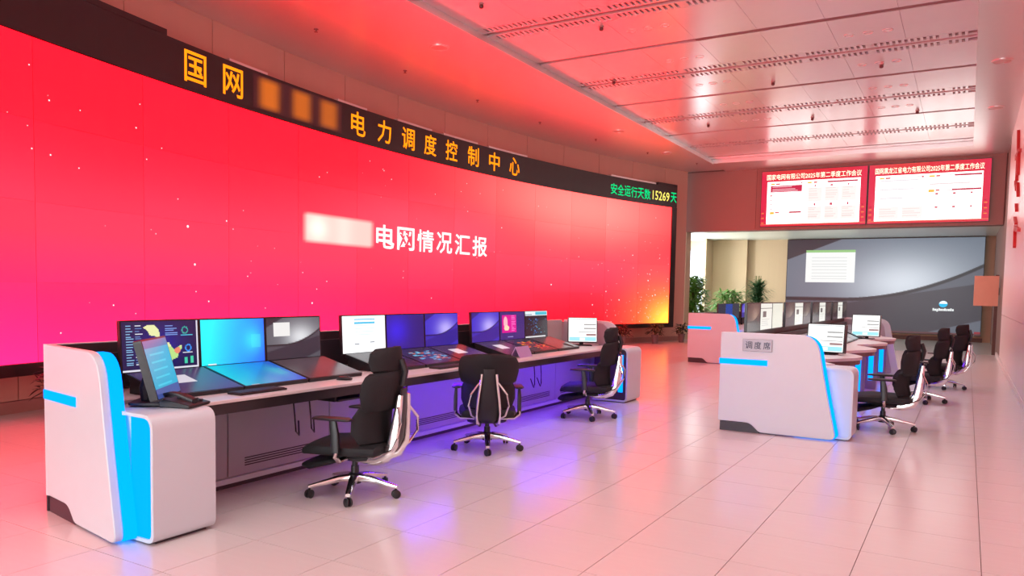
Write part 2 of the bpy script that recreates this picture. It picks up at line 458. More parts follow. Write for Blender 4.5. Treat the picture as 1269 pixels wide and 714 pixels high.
for k in range(-8, 8):
    a0 = 0.13 + PITCH * k; a1 = min(a0 + PITCH, A1)
    if a1 - a0 < 0.1: continue
    for r in range(ROWS):
        n = 6; z0 = ZBt + rh * r; vs = []; cs = []
        g = 0.002
        for i in range(n + 1):
            for j in range(n + 1):
                a = a0 + g + (a1 - a0 - 2 * g) * i / n; z = z0 + 0.0005 + (rh - 0.001) * j / n
                vs.append(arc(a, z)); cs.append(led_colour(a, z))
        fs = [(i * (n + 1) + j, (i + 1) * (n + 1) + j, (i + 1) * (n + 1) + j + 1, i * (n + 1) + j + 1) for i in range(n) for j in range(n)]
        # thin cabinet rim so that each panel is a solid piece
        nb = len(vs)
        for a, z in ((a0 + g, z0 + .001), (a1 - g, z0 + .001), (a1 - g, z0 + rh - .001), (a0 + g, z0 + rh - .001)): vs.append(arc(a, z, -0.05)); cs.append(np.zeros(3))
        c4 = (0, n * (n + 1), n * (n + 1) + n, n)
        for q in range(4): fs.append((c4[q], nb + q, nb + (q + 1) % 4, c4[(q + 1) % 4]))
        me = bpy.data.meshes.new('display_panel'); me.from_pydata(vs, [], fs)
        at = me.color_attributes.new('Col', 'FLOAT_COLOR', 'CORNER')
        li = np.zeros(len(me.loops), dtype=np.int32); me.loops.foreach_get('vertex_index', li)
        cc = np.ones((len(li), 4), dtype=np.float32); cc[:, :3] = np.array(cs)[li]
        cc[n * n * 4:, :3] = 0
        at.data.foreach_set('color', cc.reshape(-1)); me.materials.append(LEDM)
        o = bpy.data.objects.new('display_panel', me); COL.objects.link(o); o.parent = vw
arc_strip(A0 - 0.2, A1 + 0.22, ZBt - 0.135, ZBt - 0.003, -0.28, 0.03).build('frame_bottom', FRAMEB, vw)
arc_strip(A1 + 0.004, A1 + 0.22, ZBt - 0.003, ZT, -0.28, 0.03, 2).build('frame_side', FRAMEB, vw)
arc_strip(A0 - 0.2, A1 + 0.1, ZBt - 0.1, ZT, -0.28, -0.055).build('backing', FRAMEB, vw)
# sparkles in the picture
sp = MB(); pts = []
for k in range(230):
    if k < 120: a, z = random.uniform(-9, 10.8), random.uniform(0.7, 4.0)
    else: a, z = 10.8 - abs(random.gauss(0, 1.9)), ZBt + abs(random.gauss(0, 0.9)) + 0.05
    if z > 3.95 or a > 10.8: continue
    r = random.uniform(0.004, 0.011) * (1.9 if random.random() < 0.12 else 1.0)
    vs = [arc(a + r * math.cos(t), z + r * math.sin(t), 0.006) for t in [q * math.pi / 3 for q in range(6)]]
    sp.add(vs, [tuple(range(6))])
tag(sp.build('sparkles', glow('sparkle_light', (1.0, 0.80, 0.82), 1.6), vw), kind='stuff')
TW = glow('title_white', (1.0, 0.97, 0.95), 1.35)
for k, ch in enumerate('电网情况汇报'):
    a = -0.86 + 0.634 * k
    text_mesh('title_character', ch, lambda u, v, a=a: arc(a + u, 2.235 + v, 0.012), 0.54, 0.45, TW, vw, 0.014)
def soft_patch(name, a0, a1, z0, z1, colfn, m, parent, d=0.010, n=(28, 14)):
    vs = []; cs = []; fs = []
    for i in range(n[0] + 1):
        for j in range(n[1] + 1):
            u, v = i / n[0], j / n[1]; vs.append(arc(a0 + (a1 - a0) * u, z0 + (z1 - z0) * v, d)); cs.append(colfn(u, v))
    for i in range(n[0]):
        for j in range(n[1]):
            q = i * (n[1] + 1) + j; fs.append((q, q + n[1] + 1, q + n[1] + 2, q + 1))
    me = bpy.data.meshes.new(name); me.from_pydata(vs, [], fs)
    at = me.color_attributes.new('Col', 'FLOAT_COLOR', 'POINT')
    at.data.foreach_set('color', np.c_[np.array(cs), np.ones(len(cs))].astype(np.float32).reshape(-1))
    me.materials.append(m); o = bpy.data.objects.new(name, me); COL.objects.link(o); o.parent = parent
    return o
def blurred(u, v):
    e = min(1, u / 0.08, (1 - u) / 0.08) * min(1, v / 0.14, (1 - v) / 0.14)
    e = max(0, e); e = e * e * (3 - 2 * e)
    b = np.array([2.2, 0.52, 0.46]) + np.array([0.2, 0.33, 0.28]) * (math.exp(-((u - .2) / .13) ** 2 - ((v - .5) / .4) ** 2) + 0.35 * math.exp(-((u - .55) / .12) ** 2))
    base = led_colour(-2.85 + 1.95 * u, 2.2 + 0.54 * v)
    return base + (b - base) * e * 0.85
soft_patch('blurred_title', -2.85, -0.90, 2.20, 2.74, blurred, display_mat('led_soft_picture', 1.55, 0.5), vw)

# ticker banner above it
bn = empty('ticker_banner'); tag(bn, 'long black ticker banner with orange and green Chinese characters', 'ticker')
arc_strip(A0 - 0.2, A1 + 0.22, ZT + 0.006, 4.72, -0.28, 0.02).build('housing', FRAMEB, bn)
arc_strip(A1 - 0.7, A1 + 0.22, 4.723, 4.80, -0.28, 0.02, 2).build('housing_cap', FRAMEB, bn)
arc_strip(-12, -5.6, 4.723, 4.80, -0.28, 0.02, 8).build('housing_cap', FRAMEB, bn)
OR = glow('ticker_orange', (1.0, 0.22, 0.005), 2.0); GR = glow('ticker_green', (0.0, 0.85, 0.26), 1.1); YL = glow('ticker_yellow', (1.0, 0.86, 0.16), 1.3)
for ch, a in zip('国网电力调度控制中心', (-5.11, -4.39, -1.41, -0.66, 0.07, 0.78, 1.50, 2.27, 3.05, 3.83)):
    text_mesh('ticker_character', ch, lambda u, v, a=a: arc(a - 0.2 + u, 4.22 + v, 0.026), 0.40, 0.42, OR, bn, 0.010)
def smear(u, v):
    e = 0
    for q in (0.17, 0.52, 0.84): e += math.exp(-((u - q) / 0.10) ** 4) * (0.95 - 0.3 * q)
    e *= max(0, min(1, v / 0.2, (1 - v) / 0.2)) ** 0.7
    return np.array([0.55, 0.115, 0.0]) * e + np.array([0.03, 0.004, 0.006])
soft_patch('blurred_characters', -3.98, -1.86, 4.17, 4.68, smear, display_mat('ticker_soft_picture', 1.3, 0.5), bn, 0.024, (30, 10))
for k, ch in enumerate('安全运行天数'):
    text_mesh('ticker_character', ch, lambda u, v, k=k: arc(7.93 + 0.311 * k + u, 4.23 + v, 0.026), 0.29, 0.30, GR, bn, 0.008)
text_mesh('ticker_number', '15269', lambda u, v: arc(9.88 + u, 4.26 + v, 0.026), 0.80, 0.27, YL, bn, 0.008)
text_mesh('ticker_character', '天', lambda u, v: arc(10.74 + u, 4.25 + v, 0.026), 0.29, 0.30, GR, bn, 0.008)
# trim ledge between banner and wall, broken as in the hall
for a0, a1 in ((-4.4, -3.6), (-1.9, -1.1), (-0.2, 0.9), (1.3, 2.5), (2.9, 4.4), (8.0, 10.1)):
    arc_strip(a0, a1, 4.725, 4.775, -0.27, -0.03, 4).build('top_trim', SOFF, bn)

# ------------------------------------------------------------------ screen pictures (sRGB rasters)
def canvas(w, h, c): 
    a = np.empty((h, w, 3)); a[:] = np.array(c) / 255.0; return a
def rect(a, x0, x1, y0, y1, c):
    h, w = a.shape[:2]
    a[max(0, int(round(y0 * h))):max(int(round(y0 * h)) + 1, int(round(y1 * h))), max(0, int(round(x0 * w))):max(int(round(x0 * w)) + 1, int(round(x1 * w)))] = np.array(c) / 255.0
def grids(w, h):
    return np.meshgrid((np.arange(w) + .5) / w, 1 - (np.arange(h) + .5) / h)
def swoosh(w, h, light, mid, dark):
    w0, h0 = w, h; w, h = w * 3, h * 3
    U, V = grids(w, h); light, mid, dark = (np.array(c) / 255.0 for c in (light, mid, dark))
    g = np.exp(-((U - .62) / .30) ** 2 - ((V - .52) / .34) ** 2)
    im = mid + (light - mid) * g[..., None]
    cv = .36 + .75 * np.maximum(U - .3, 0) ** 2
    im[V < cv] = (dark * .55 + mid * .45)
    im[V < cv - .04] = (dark * .45 + mid * .55)
    im[(V < cv) & (V > cv - .035)] = dark * .55
    im[V < .19 + .36 * (U - .0) ** 1.0 * .95] = dark
    im[V > .78 + .75 * U] = dark * .9
    im[V < .55 * (U - .72)] = dark * .3 + mid * .7
    return im.reshape(h0, 3, w0, 3, 3).mean((1, 3))
def windowed(base, x0, x1, y0, y1, c=(250, 250, 250)):
    a = base.copy(); rect(a, x0, x1, y0, y1, c); return a
def lines(a, x0, x1, y0, y1, n, c, r=random):
    for k in range(n):
        y = y0 + (y1 - y0) * k / n; rect(a, x0, x0 + (x1 - x0) * r.uniform(.5, 1), y, y + (y1 - y0) / n * .4, c)
def weather():
    a = canvas(96, 54, (12, 20, 70)); U, V = grids(96, 54)
    a += (np.exp(-((U - .5) / .3) ** 2 - ((V - .5) / .4) ** 2))[..., None] * np.array([0, .03, .30])
    poly = [(.27, .12), (.33, .07), (.42, .08), (.47, .17), (.48, .30), (.53, .42), (.60, .45), (.63, .53), (.66, .60), (.72, .54), (.77, .51), (.77, .58), (.72, .70), (.71, .77), (.65, .80), (.63, .84), (.63, .95), (.57, .98), (.54, .90), (.54, .75), (.49, .56), (.46, .42), (.43, .31), (.35, .28), (.32, .18)]
    land = np.zeros(U.shape, bool); Yv = 1 - V
    for q in range(len(poly)):
        (xa, ya), (xb, yb) = poly[q - 1], poly[q]
        cr = (ya > Yv) != (yb > Yv); land ^= cr & (U < (xb - xa) * (Yv - ya) / ((yb - ya) or 1e-9) + xa)
    a[land] = np.array([236, 240, 176]) / 255
    a[land & (V < .47)] = np.array([188, 230, 140]) / 255
    a[land & (abs(U - .56) < .02) & (V < .36)] = np.array([240, 200, 110]) / 255
    a[land & (((U - .71) / .04) ** 2 + ((V - .38) / .07) ** 2 < 1)] = np.array([240, 140, 110]) / 255
    r = random.Random(3)
    for k in range(16): rect(a, .05, .05 + r.uniform(.05, .10), .08 + .052 * k, .09 + .052 * k, (130, 190, 230)); rect(a, .17, .17 + r.uniform(.04, .1), .08 + .052 * k, .09 + .052 * k, (225, 235, 245) if k % 3 == 0 else (90, 130, 190))
    for cx, cy, c in ((.82, .80, (40, 170, 160)), (.86, .42, (40, 150, 250))):
        rr = ((U - cx) / .045) ** 2 + ((V - cy) / .08) ** 2; a[(rr < 1) & (rr > .45)] = np.array(c) / 255
    for k in range(5): rect(a, .55, .55 + r.uniform(.06, .18), .10 + .045 * k, .115 + .045 * k, (120, 160, 230))
    rect(a, .80, .84, .78, .90, (60, 210, 170)); rect(a, .89, .93, .76, .90, (60, 210, 170)); rect(a, .76, .93, .30, .32, (60, 200, 230)); rect(a, .78, .92, .66, .68, (220, 230, 240))
    rect(a, .0, 1, .97, 1, (225, 225, 240)); rect(a, .975, 1, .0, 1, (225, 225, 240))
    return a
def cyan_desktop():
    a = canvas(64, 36, (0, 0, 0)); U, V = grids(64, 36)
    t = np.clip((U - .05) * 1.0 + (.5 - V) * .12, 0, 1)[..., None]
    a = np.array([0, 235, 250]) / 255 * (1 - t) + np.array([10, 95, 255]) / 255 * t
    g = np.exp(-((U - .82) / .16) ** 2 - ((V - .5) / .3) ** 2)[..., None]; a = a + g * np.array([.1, .28, .0])
    b = a.copy(); rect(b, .78, .93, .36, .66, (60, 215, 255)); a = a * .6 + b * .4
    rect(a, .10, .22, .965, 1, (210, 225, 235)); return np.clip(a, 0, 1)
def white_table():
    a = canvas(64, 36, (250, 253, 255)); rect(a, .27, .75, .08, .12, (60, 170, 205)); rect(a, .27, .75, .17, .21, (70, 180, 215))
    for k in range(4): rect(a, .28, .74, .26 + k * .08, .28 + k * .08, (205, 222, 230))
    rect(a, .27, .38, .74, .77, (120, 130, 140)); rect(a, .62, .74, .71, .74, (120, 130, 140)); return a
def flat_blue():
    U, V = grids(48, 27); g = np.exp(-((U - .25) / .35) ** 2 - ((V - .55) / .5) ** 2)[..., None]
    return np.array([36, 26, 120]) / 255 + g * np.array([.06, .03, .42])
def magenta_map():
    a = canvas(64, 36, (48, 36, 120)); U, V = grids(64, 36)
    rect(a, .08, .66, .10, .76, (225, 10, 150))
    a[(((U - .22) / .08) ** 2 + ((V - .62) / .22) ** 2 < 1)] = np.array([255, 190, 200]) / 255
    a[(((U - .26) / .10) ** 2 + ((V - .42) / .10) ** 2 < 1)] = np.array([255, 225, 190]) / 255
    r = random.Random(5)
    for k in range(10): rect(a, .45, .47 + r.uniform(.03, .16), .14 + .06 * k, .16 + .06 * k, (255, 120, 210))
    rect(a, .30, .52, .90, .93, (150, 150, 220)); return a
def dark_chart():
    a = canvas(64, 36, (10, 14, 34)); U, V = grids(64, 36)
    rect(a, 0, 1, 0, .17, (235, 245, 250)); rect(a, .45, .98, .04, .14, (60, 190, 215)); rect(a, .0, .3, .10, .15, (60, 120, 140))
    r = random.Random(9)
    for k in range(46): 
        x, y = min(.9, max(.05, r.gauss(.45, .22))), r.uniform(.24, .86); rect(a, x, x + .04, y, y + .03, random.choice([(30, 110, 200), (20, 80, 140), (70, 160, 200), (30, 90, 90)]))
    rect(a, 0, .9, .95, 1, (220, 222, 225)); return a
def touch_white():
    a = canvas(48, 36, (252, 252, 250)); rect(a, .03, .97, .04, .06, (170, 180, 185)); rect(a, .55, .97, .26, .30, (150, 150, 150)); rect(a, .55, .97, .43, .47, (150, 150, 150)); rect(a, .35, .97, .58, .62, (150, 150, 150))
    rect(a, .62, .97, .66, .76, (150, 120, 120)); rect(a, .03, .97, .80, .97, (150, 215, 230)); rect(a, .40, .58, .83, .95, (235, 240, 235)); return a
def gray_desk(): return swoosh(64, 36, (225, 228, 232), (95, 98, 106), (48, 46, 58))
def violet_desk(): return swoosh(64, 36, (190, 178, 255), (62, 52, 205), (44, 34, 150))
def dim_display(win=True, tint=(34, 30, 38)):
    U, V = grids(48, 27); a = np.array(tint) / 255 + (np.exp(-((U - .55) / .4) ** 2 - ((V - .6) / .5) ** 2)[..., None]) * np.array([.05, .045, .06])
    if win: rect(a, .30, .60, .25, .60, (215, 205, 215))
    return a
def map_display(cols):
    a = dim_display(False); r = random.Random(2)
    for k in range(60):
        x, y = r.uniform(.15, .85), r.uniform(.2, .8); rect(a, x, x + .08, y, y + .05, r.choice(cols))
    return a
def doc_white():
    a = canvas(48, 40, (232, 234, 226)); rect(a, 0, 1, .17, .19, (120, 120, 118)); rect(a, .18, .48, .30, .52, (92, 92, 92)); lines(a, .1, .9, .6, .9, 4, (205, 206, 200)); return a

SCR = display_mat('monitor_picture', 1.0, 0.25)
SCRH = display_mat('monitor_picture_bright', 1.3, 0.25)

def monitor(name, label, img, c, w, h, yaw=0.0, tilt=0.0, group=None, stand=None, m=None, depth=0.028, cat='monitor'):
    """screen centre c; screen faces local +X, turned by yaw about Z, leaning back by tilt; local +Y runs to the viewer's right"""
    root = empty(name, (c[0], c[1], 0.0), yaw); tag(root, label, cat, group)
    R = Matrix.Translation((0, 0, c[2])) @ Matrix.Rotation(-tilt, 4, 'Y')
    body = MB().prism(round_poly([(-w / 2, -h / 2), (w / 2, -h / 2), (w / 2, h / 2), (-w / 2, h / 2)], [0.012] * 4, 3), 'x', -depth, 0.0, R)
    body.prism([(-w * .3, -h * .32), (w * .3, -h * .32), (w * .25, h * .3), (-w * .25, h * .3)], 'x', -depth - 0.02, -depth, R)
    b = body.build('housing', BEZ, root)
    bz = 0.011
    o = R @ Vector((0.0015, -w / 2 + bz, -h / 2 + bz)); eu = (R.to_3x3() @ Vector((0, w - 2 * bz, 0))); ev = (R.to_3x3() @ Vector((0, 0, h - 2 * bz)))
    pixels('screen', img, o, eu, ev, m or SCR, root)
    if stand is not None:
        zt = c[2] - h * .1; s = MB()
        if stand[0] == 'arm':
            s.box(-depth - 0.06, -depth - 0.02, -0.03, 0.03, stand[1], zt + 0.05)
            s.build('mount_arm', BLK, root)
        else:
            s.tube([(-depth - 0.03, 0, zt), (-depth - 0.06, 0, (zt + stand[1]) / 2), (-depth - 0.05, 0, stand[1] + 0.015)], 0.028, 8)
            s.build('stand_neck', BLK, root)
            MB().prism(round_poly([(-0.16, -0.13), (0.06, -0.13), (0.06, 0.13), (-0.16, 0.13)], [0.04] * 4), 'z', stand[1], stand[1] + 0.014).build('stand_base', BLK, root)
    return root

# ------------------------------------------------------------------ consoles
def end_panel_poly(w):
    return round_poly([(0, 0.105), (0.34, 0.105), (0.44, 0.012), (w, 0.012), (w - 0.10, 0.45), (w - 0.22, 1.07), (0, 1.07)], [0.012, 0.05, 0.03, 0.075, 0.3, 0.17, 0.02], 7)
def console(label, xf, y0, y1, near_turn=0.0, wave=False, group='white curved-end operator consoles', lit_side=True, legs=()):
    """xf: front of the end panels; the console runs from y0 to y1 and is worked from its +X side"""
    root = empty('control_console', (xf - 0.6, (y0 + y1) / 2, 0)); root.location = (0, 0, 0)
    tag(root, label, 'console', group)
    w = 1.2 if not near_turn else 1.03
    for end, yy, sg in (('near', y0, 1), ('far', y1, -1)):
        ang = near_turn if end == 'near' else 0.0
        # local frame: origin at the panel's front foot, s runs back towards -X
        Mx = Matrix.Translation((xf, yy, 0)) @ Matrix.Rotation(-ang, 4, 'Z') @ Matrix.Translation((-w, 0, 0))
        P = end_panel_poly(w)
        a, b = (0, 0.05) if sg > 0 else (-0.05, 0)
        ep = MB().prism(P, 'y', a, b, Mx).build('end_panel', WHITE, root, True, 0.006)
        a, b = (0.052, 0.115) if sg > 0 else (-0.115, -0.052)
        Q = [(x + 0.022, min(z, 1.066) * 0.992 + 0.003) for x, z in P if x > w - 0.42]
        Q = [(w - 0.42, Q[-1][1]), (w - 0.42, Q[0][1])] + Q
        MB().prism(Q, 'y', a, b, Mx).build('edge_light', CYAN if sg > 0 else WHITE, root, True)
        a, b = (0.117, 0.15) if sg > 0 else (-0.15, -0.117)
        Q = [(x * (w - 0.12) / w + 0.02, z * 0.97 + 0.004) for x, z in P]
        MB().prism(Q, 'y', a, b, Mx).build('end_core', PANELG, root, True)
        if sg > 0:
            MB().box(-0.006, 0.50, -0.006, 0.01, 0.727, 0.785, Mx).build('strip_light', CYAN, ep)
            MB().prism(round_poly([(0.02, 0.0), (0.45, 0.0), (0.35, 0.1), (0.02, 0.1)], [0, .02, .03, 0]), 'y', 0.008, 0.045, Mx).build('kick_plate', KICK, root)
    ya, yb = y0 + 0.17, y1 - 0.17
    xb = xf - 1.0
    # pods at the ends
    px = xf + 0.165 if not wave else xf + 0.13
    def pod(ya_, yb_, side):
        outer = round_poly([(px - 0.50, 0.012), (px, 0.012), (px, 0.738), (px - 0.50, 0.738)], [0, 0.055, 0.085, 0], 6)
        inner = round_poly([(px - 0.50, 0.032), (px - 0.02, 0.032), (px - 0.02, 0.718), (px - 0.50, 0.718)], [0, 0.045, 0.07, 0], 6)
        n = len(outer); b = MB(); vs = []
        for y in (ya_, yb_):
            for x, z in outer: vs.append((x, y, z))
            for x, z in inner: vs.append((x, y, z))
        fs = []
        for i in range(n - 1):
            fs += [(i, i + 1, 2 * n + i + 1, 2 * n + i), (n + i, 3 * n + i, 3 * n + i + 1, n + i + 1), (i, n + i, n + i + 1, i + 1), (2 * n + i, 2 * n + i + 1, 3 * n + i + 1, 3 * n + i)]
        b.add(vs, fs).build('pod_shell', WHITE, root, True)
        sd = MB().prism([(x - 0.001, z) for x, z in inner], 'y', ya_ + 0.035, yb_ - 0.03)
        if side == 'lit':
            sd.build('pod_side', WHITE, root)
            lit = [(min(max(x, px - 0.215), px - 0.022), z) for x, z in inner]
            lit = [p for q, p in enumerate(lit) if q == 0 or p != lit[q - 1]]
            MB().prism(lit, 'y', ya_ + 0.012, ya_ + 0.034).build('side_light', CYANS, root)
        else:
            sd.build('pod_side', WHITE if side == 'white' else DARKIN, root)
            if side == 'strip': box(px - 0.135, px - 0.075, ya_ + 0.018, ya_ + 0.034, 0.14, 0.64).build('strip_light', CYAN, root)
            else: box(px - 0.30, px - 0.27, ya_ + 0.02, ya_ + 0.034, 0.06, 0.70).build('strip_light', CYAN, root)
        box(px - 0.46, px - 0.04, ya_ + 0.04, yb_ - 0.04, 0.0, 0.012).build('pod_foot', KICK, root)
    pod(y0 + 0.118, y0 + 0.53, 'lit' if lit_side else 'white')
    if not wave: pod(y1 - 0.50, y1 - 0.01, 'strip')
    # worktop
    xw = xf + 0.04
    if not wave:
        box(xb + 0.02, xw, ya + 0.32, yb - 0.33, 0.728, 0.75).build('worktop', TOPM, root, False, 0.004)
        box(xb + 0.02, xw - 0.008, ya + 0.32, yb - 0.33, 0.66, 0.727).build('worktop_edge', DESKDARK, root)
        box(xb + 0.02, xw - 0.45, ya, ya + 0.32, 0.70, 0.75).build('worktop', TOPM, root)
        box(xb + 0.02, xw - 0.45, yb - 0.33, yb, 0.70, 0.75).build('worktop', TOPM, root)
    else:
        pts = [(xb + 0.02, ya), (xb + 0.02, yb)]
        n = 72; fr = []
        for i in range(n + 1):
            y = ya + 0.33 + (yb - ya - 0.4) * i / n
            k = 0.5 + 0.5 * math.cos((y - legs[0]) / (legs[1] - legs[0]) * 2 * math.pi)
            fr.append((xf - 0.34 + 0.36 * k ** 0.8, y))
        poly = [(xb + 0.02, ya), (xf - 0.42, ya)] + fr + [(xf - 0.3, yb), (xb + 0.02, yb)]
        MB().prism(poly, 'z', 0.715, 0.75).build('worktop', TOPM, root)
        MB().prism([(x - 0.02, y) for x, y in poly], 'z', 0.66, 0.714).build('worktop_edge', mat('brown_desk_edge', (0.20, 0.10, 0.10), 0.4), root)
    # front panels under the worktop, recessed
    xk = xf - 0.55
    n = max(2, int(round((yb - ya) / 1.02))); st = (yb - ya) / n
    for k in range(n):
        p = box(xk - 0.02, xk, ya + st * k + 0.005, ya + st * (k + 1) - 0.005, 0.075, 0.66).build('front_panel', PANELG, root)
        v = MB()
        for q in range(4): v.box(xk, xk + 0.003, ya + st * k + 0.15, ya + st * (k + 1) - 0.15, 0.135 + 0.018 * q, 0.143 + 0.018 * q)
        tag(v.build('vent_slots', KICK, p), kind='stuff')
    box(xk - 0.02, xk + 0.03, ya, yb, 0.035, 0.072).build('foot_rail', WHITE, root)
    box(xk - 0.06, xk + 0.01, ya, yb, 0.0, 0.034).build('plinth', KICK, root)
    box(xf - 0.95, xf - 0.90, ya + 0.3, yb - (0.3 if wave else 1.15), 0.76, 1.0).build('equipment_rail', KICK, root)
    # rear panels
    n = max(2, int(round((yb - ya) / 1.5))); st = (yb - ya) / n
    for k in range(n):
        box(xb - 0.03, xb, ya + st * k + 0.004, ya + st * (k + 1) - 0.004, 0.1, 1.072).build('rear_panel', WHITE, root)
        box(xb + 0.002, xb + 0.016, ya + st * k + 0.004, ya + st * (k + 1) - 0.004, 0.752, 1.066).build('rear_lining', PANELL if (k == n - 1 and not wave) else DARKIN, root)
    box(xb - 0.02, xb, ya, yb, 0.0, 0.098).build('plinth', KICK, root)
    for y in legs:
        lg = MB().prism(round_poly([(xf - 0.48, 0.0), (xf - 0.12, 0.0), (xf - 0.12, 0.66), (xf - 0.48, 0.66)], [0.02, .03, .03, .02]), 'y', y, y + 0.06).build('support_leg', mat('leg_grey', (0.32, 0.28, 0.30), 0.4), root)
        box(xf - 0.24, xf - 0.17, y - 0.012, y, 0.14, 0.64).build('strip_light', CYAN, lg)
    # blue light strip under the worktop
    return root

conL = console('long white console in front of the red video wall, nearest at left', -4.0, 2.47, 9.98, math.radians(9.5))
box(-4.12, -4.09, 5.0, 9.3, 0.650, 0.659).build('under_desk_light', BLUE, conL)
conR = console('white console with grey name plate on its end, right of centre', -1.08, 8.28, 16.45, 0.0, True, lit_side=False, legs=(10.1, 11.8, 13.5, 15.2))
box(-1.55, -1.52, 9.0, 16.0, 0.650, 0.659).build('under_desk_light', glow('soft_blue_light', (0.10, 0.01, 1.0), 22.0), conR)
conF = console('distant white console glowing red, before the green plants', -3.98, 16.2, 22.3, 0.0)

# name plate on the right console
np_ = tag(box(-2.04, -1.735, 8.262, 8.279, 0.875, 1.005).build('name_plate', SIGNG, None, False, 0.003), 'small grey plate with three dark Chinese characters on white console end', 'name plate')
for k, ch in enumerate('调度席'):
    text_mesh('plate_character', ch, lambda u, v, k=k: (-2.01 + 0.093 * k + u, 8.2595, 0.902 + v), 0.072, 0.078, INK, np_, 0.006)

# ------------------------------------------------------------------ monitors on the near left console
XM = -4.70; MW, MH = 0.594, 0.352
pics = [weather(), cyan_desktop(), windowed(gray_desk(), .13, .42, .10, .44, (240, 240, 238)), white_table(), flat_blue(), violet_desk(), violet_desk(), magenta_map(), dark_chart()]
labs = ['upright monitor showing a weather map dashboard on the near console', 'upright monitor with plain cyan desktop beside the weather map', 'upright monitor with grey swoosh desktop and white window, near console',
        'upright monitor with white table document, left of the middle trio', 'upright monitor with plain deep blue screen in the middle trio', 'upright monitor with violet swoosh desktop, right of the middle trio',
        'upright monitor with violet swoosh desktop, left of the far trio', 'upright monitor with magenta map window in the far trio', 'upright monitor with dark chart and white header bar in the far trio']
tl = [dim_display(True, (60, 44, 84)), cyan_desktop() * .8, dim_display(False, (70, 55, 60)), dim_display(False, (30, 26, 30)), map_display([(60, 150, 190), (110, 190, 220), (190, 100, 60), (40, 60, 90)]), dim_display(True, (56, 36, 46)),
      dim_display(True, (52, 40, 50)), map_display([(230, 60, 50), (250, 140, 40), (190, 30, 50), (120, 30, 40)]), dim_display(False, (70, 52, 54))]
tlabs = ['flat desk display with pale window below the weather map', 'flat desk display with cyan desktop below the cyan monitor', 'flat grey desk display beside the mouse', 'flat dark desk display behind the nearest chair', 'flat desk display with blue and orange patches', 'flat desk display with white window below the violet swoosh monitor',
         'flat desk display with small white window, behind the lilac card', 'flat desk display with red and orange map', 'flat brownish desk display at the far end of the trio']
for s in range(3):
    ys = 2.947 + 2.04 * s
    for k in range(3):
        i = s * 3 + k; y = ys + 0.597 * (k + 0.5)
        monitor('upright_monitor', labs[i], pics[i], (XM, y, 1.051), MW, MH, 0, math.radians(3), 'upright monitors on the near console', ('arm', 0.75), SCRH if i in (1, 3) else SCR)
        t = monitor('desk_display', tlabs[i], tl[i], (-4.44, y, 0.832), MW - 0.008, 0.45, 0, math.radians(76), 'flat displays set into the near console', None, SCR, 0.03)
        MB().prism([(-4.66 + 4.44, 0.751), (-4.245 + 4.44, 0.751), (-4.245 + 4.44, 0.756), (-4.66 + 4.44, 0.852)], 'y', -0.26, 0.26).build('wedge_support', BLK, t)

# monitors on the right console
picsR = [swoosh(48, 40, (150, 130, 112), (70, 62, 58), (52, 47, 48)), doc_white(), canvas(48, 40, (226, 230, 216))]
for s in range(4):
    for k in range(3):
        y = 8.36 + 2.03 * s + 0.62 * (k + 0.5)
        im = picsR[0] if (s == 0 and k == 0) else picsR[1] if k == 1 else picsR[2] if (s == 0 and k == 2) else swoosh(48, 40, (120, 112, 104), (72, 66, 66), (44, 42, 56)) * (1.0 if s < 2 else 0.7)
        place = ['nearest trio', 'second trio', 'third trio', 'last trio'][s]; what = ['near-side dark desktop', 'middle white-document', ('far-side plain pale' if s == 0 else 'far-side dark desktop')][k]
        monitor('upright_monitor', '%s upright monitor, %s, right console' % (what, place), im, (-2.03, y, 1.225), 0.61, 0.325, 0, 0, 'upright monitors on the right console', ('arm', 0.75))
for s in range(4):
    for k in range(3):
        y = 8.36 + 2.03 * s + 0.62 * (k + 0.5)
        t = monitor('desk_display', 'flat desk display, %s of the %s on the right console' % (['near one', 'middle one', 'far one'][k], ['nearest trio', 'second trio', 'third trio', 'last trio'][s]), windowed(dim_display(False, (150, 140, 150)), .5, .9, .3, .7, (90, 86, 120)) if s == 0 else dim_display(False, (96, 84, 92)), (-1.76, y, 0.86), 0.60, 0.42, 0, math.radians(66), 'flat displays set into the right console', None, SCR, 0.03)
        MB().prism([(-0.19, 0.751), (0.19, 0.751), (0.19, 0.757), (-0.19, 0.915)], 'y', -0.26, 0.26).build('wedge_support', BLK, t)
# monitors on the distant console
farp = [canvas(24, 14, (40, 42, 60)), canvas(24, 14, (20, 60, 150)), canvas(24, 14, (50, 52, 66)), swoosh(24, 14, (200, 190, 250), (80, 70, 200), (50, 40, 140)), canvas(24, 14, (225, 220, 235)), canvas(24, 14, (190, 40, 130))]
fl = ['dark', 'blue', 'slate grey', 'violet', 'white', 'magenta']
for i in range(6):
    y = 17.0 + 0.6 * i + (0.25 if i > 2 else 0)
    monitor('upright_monitor', 'upright monitor with %s screen on the distant console' % fl[i], farp[i], (-4.68, y, 1.10), MW, MH, 0, 0, 'upright monitors on the distant console', ('arm', 0.75))

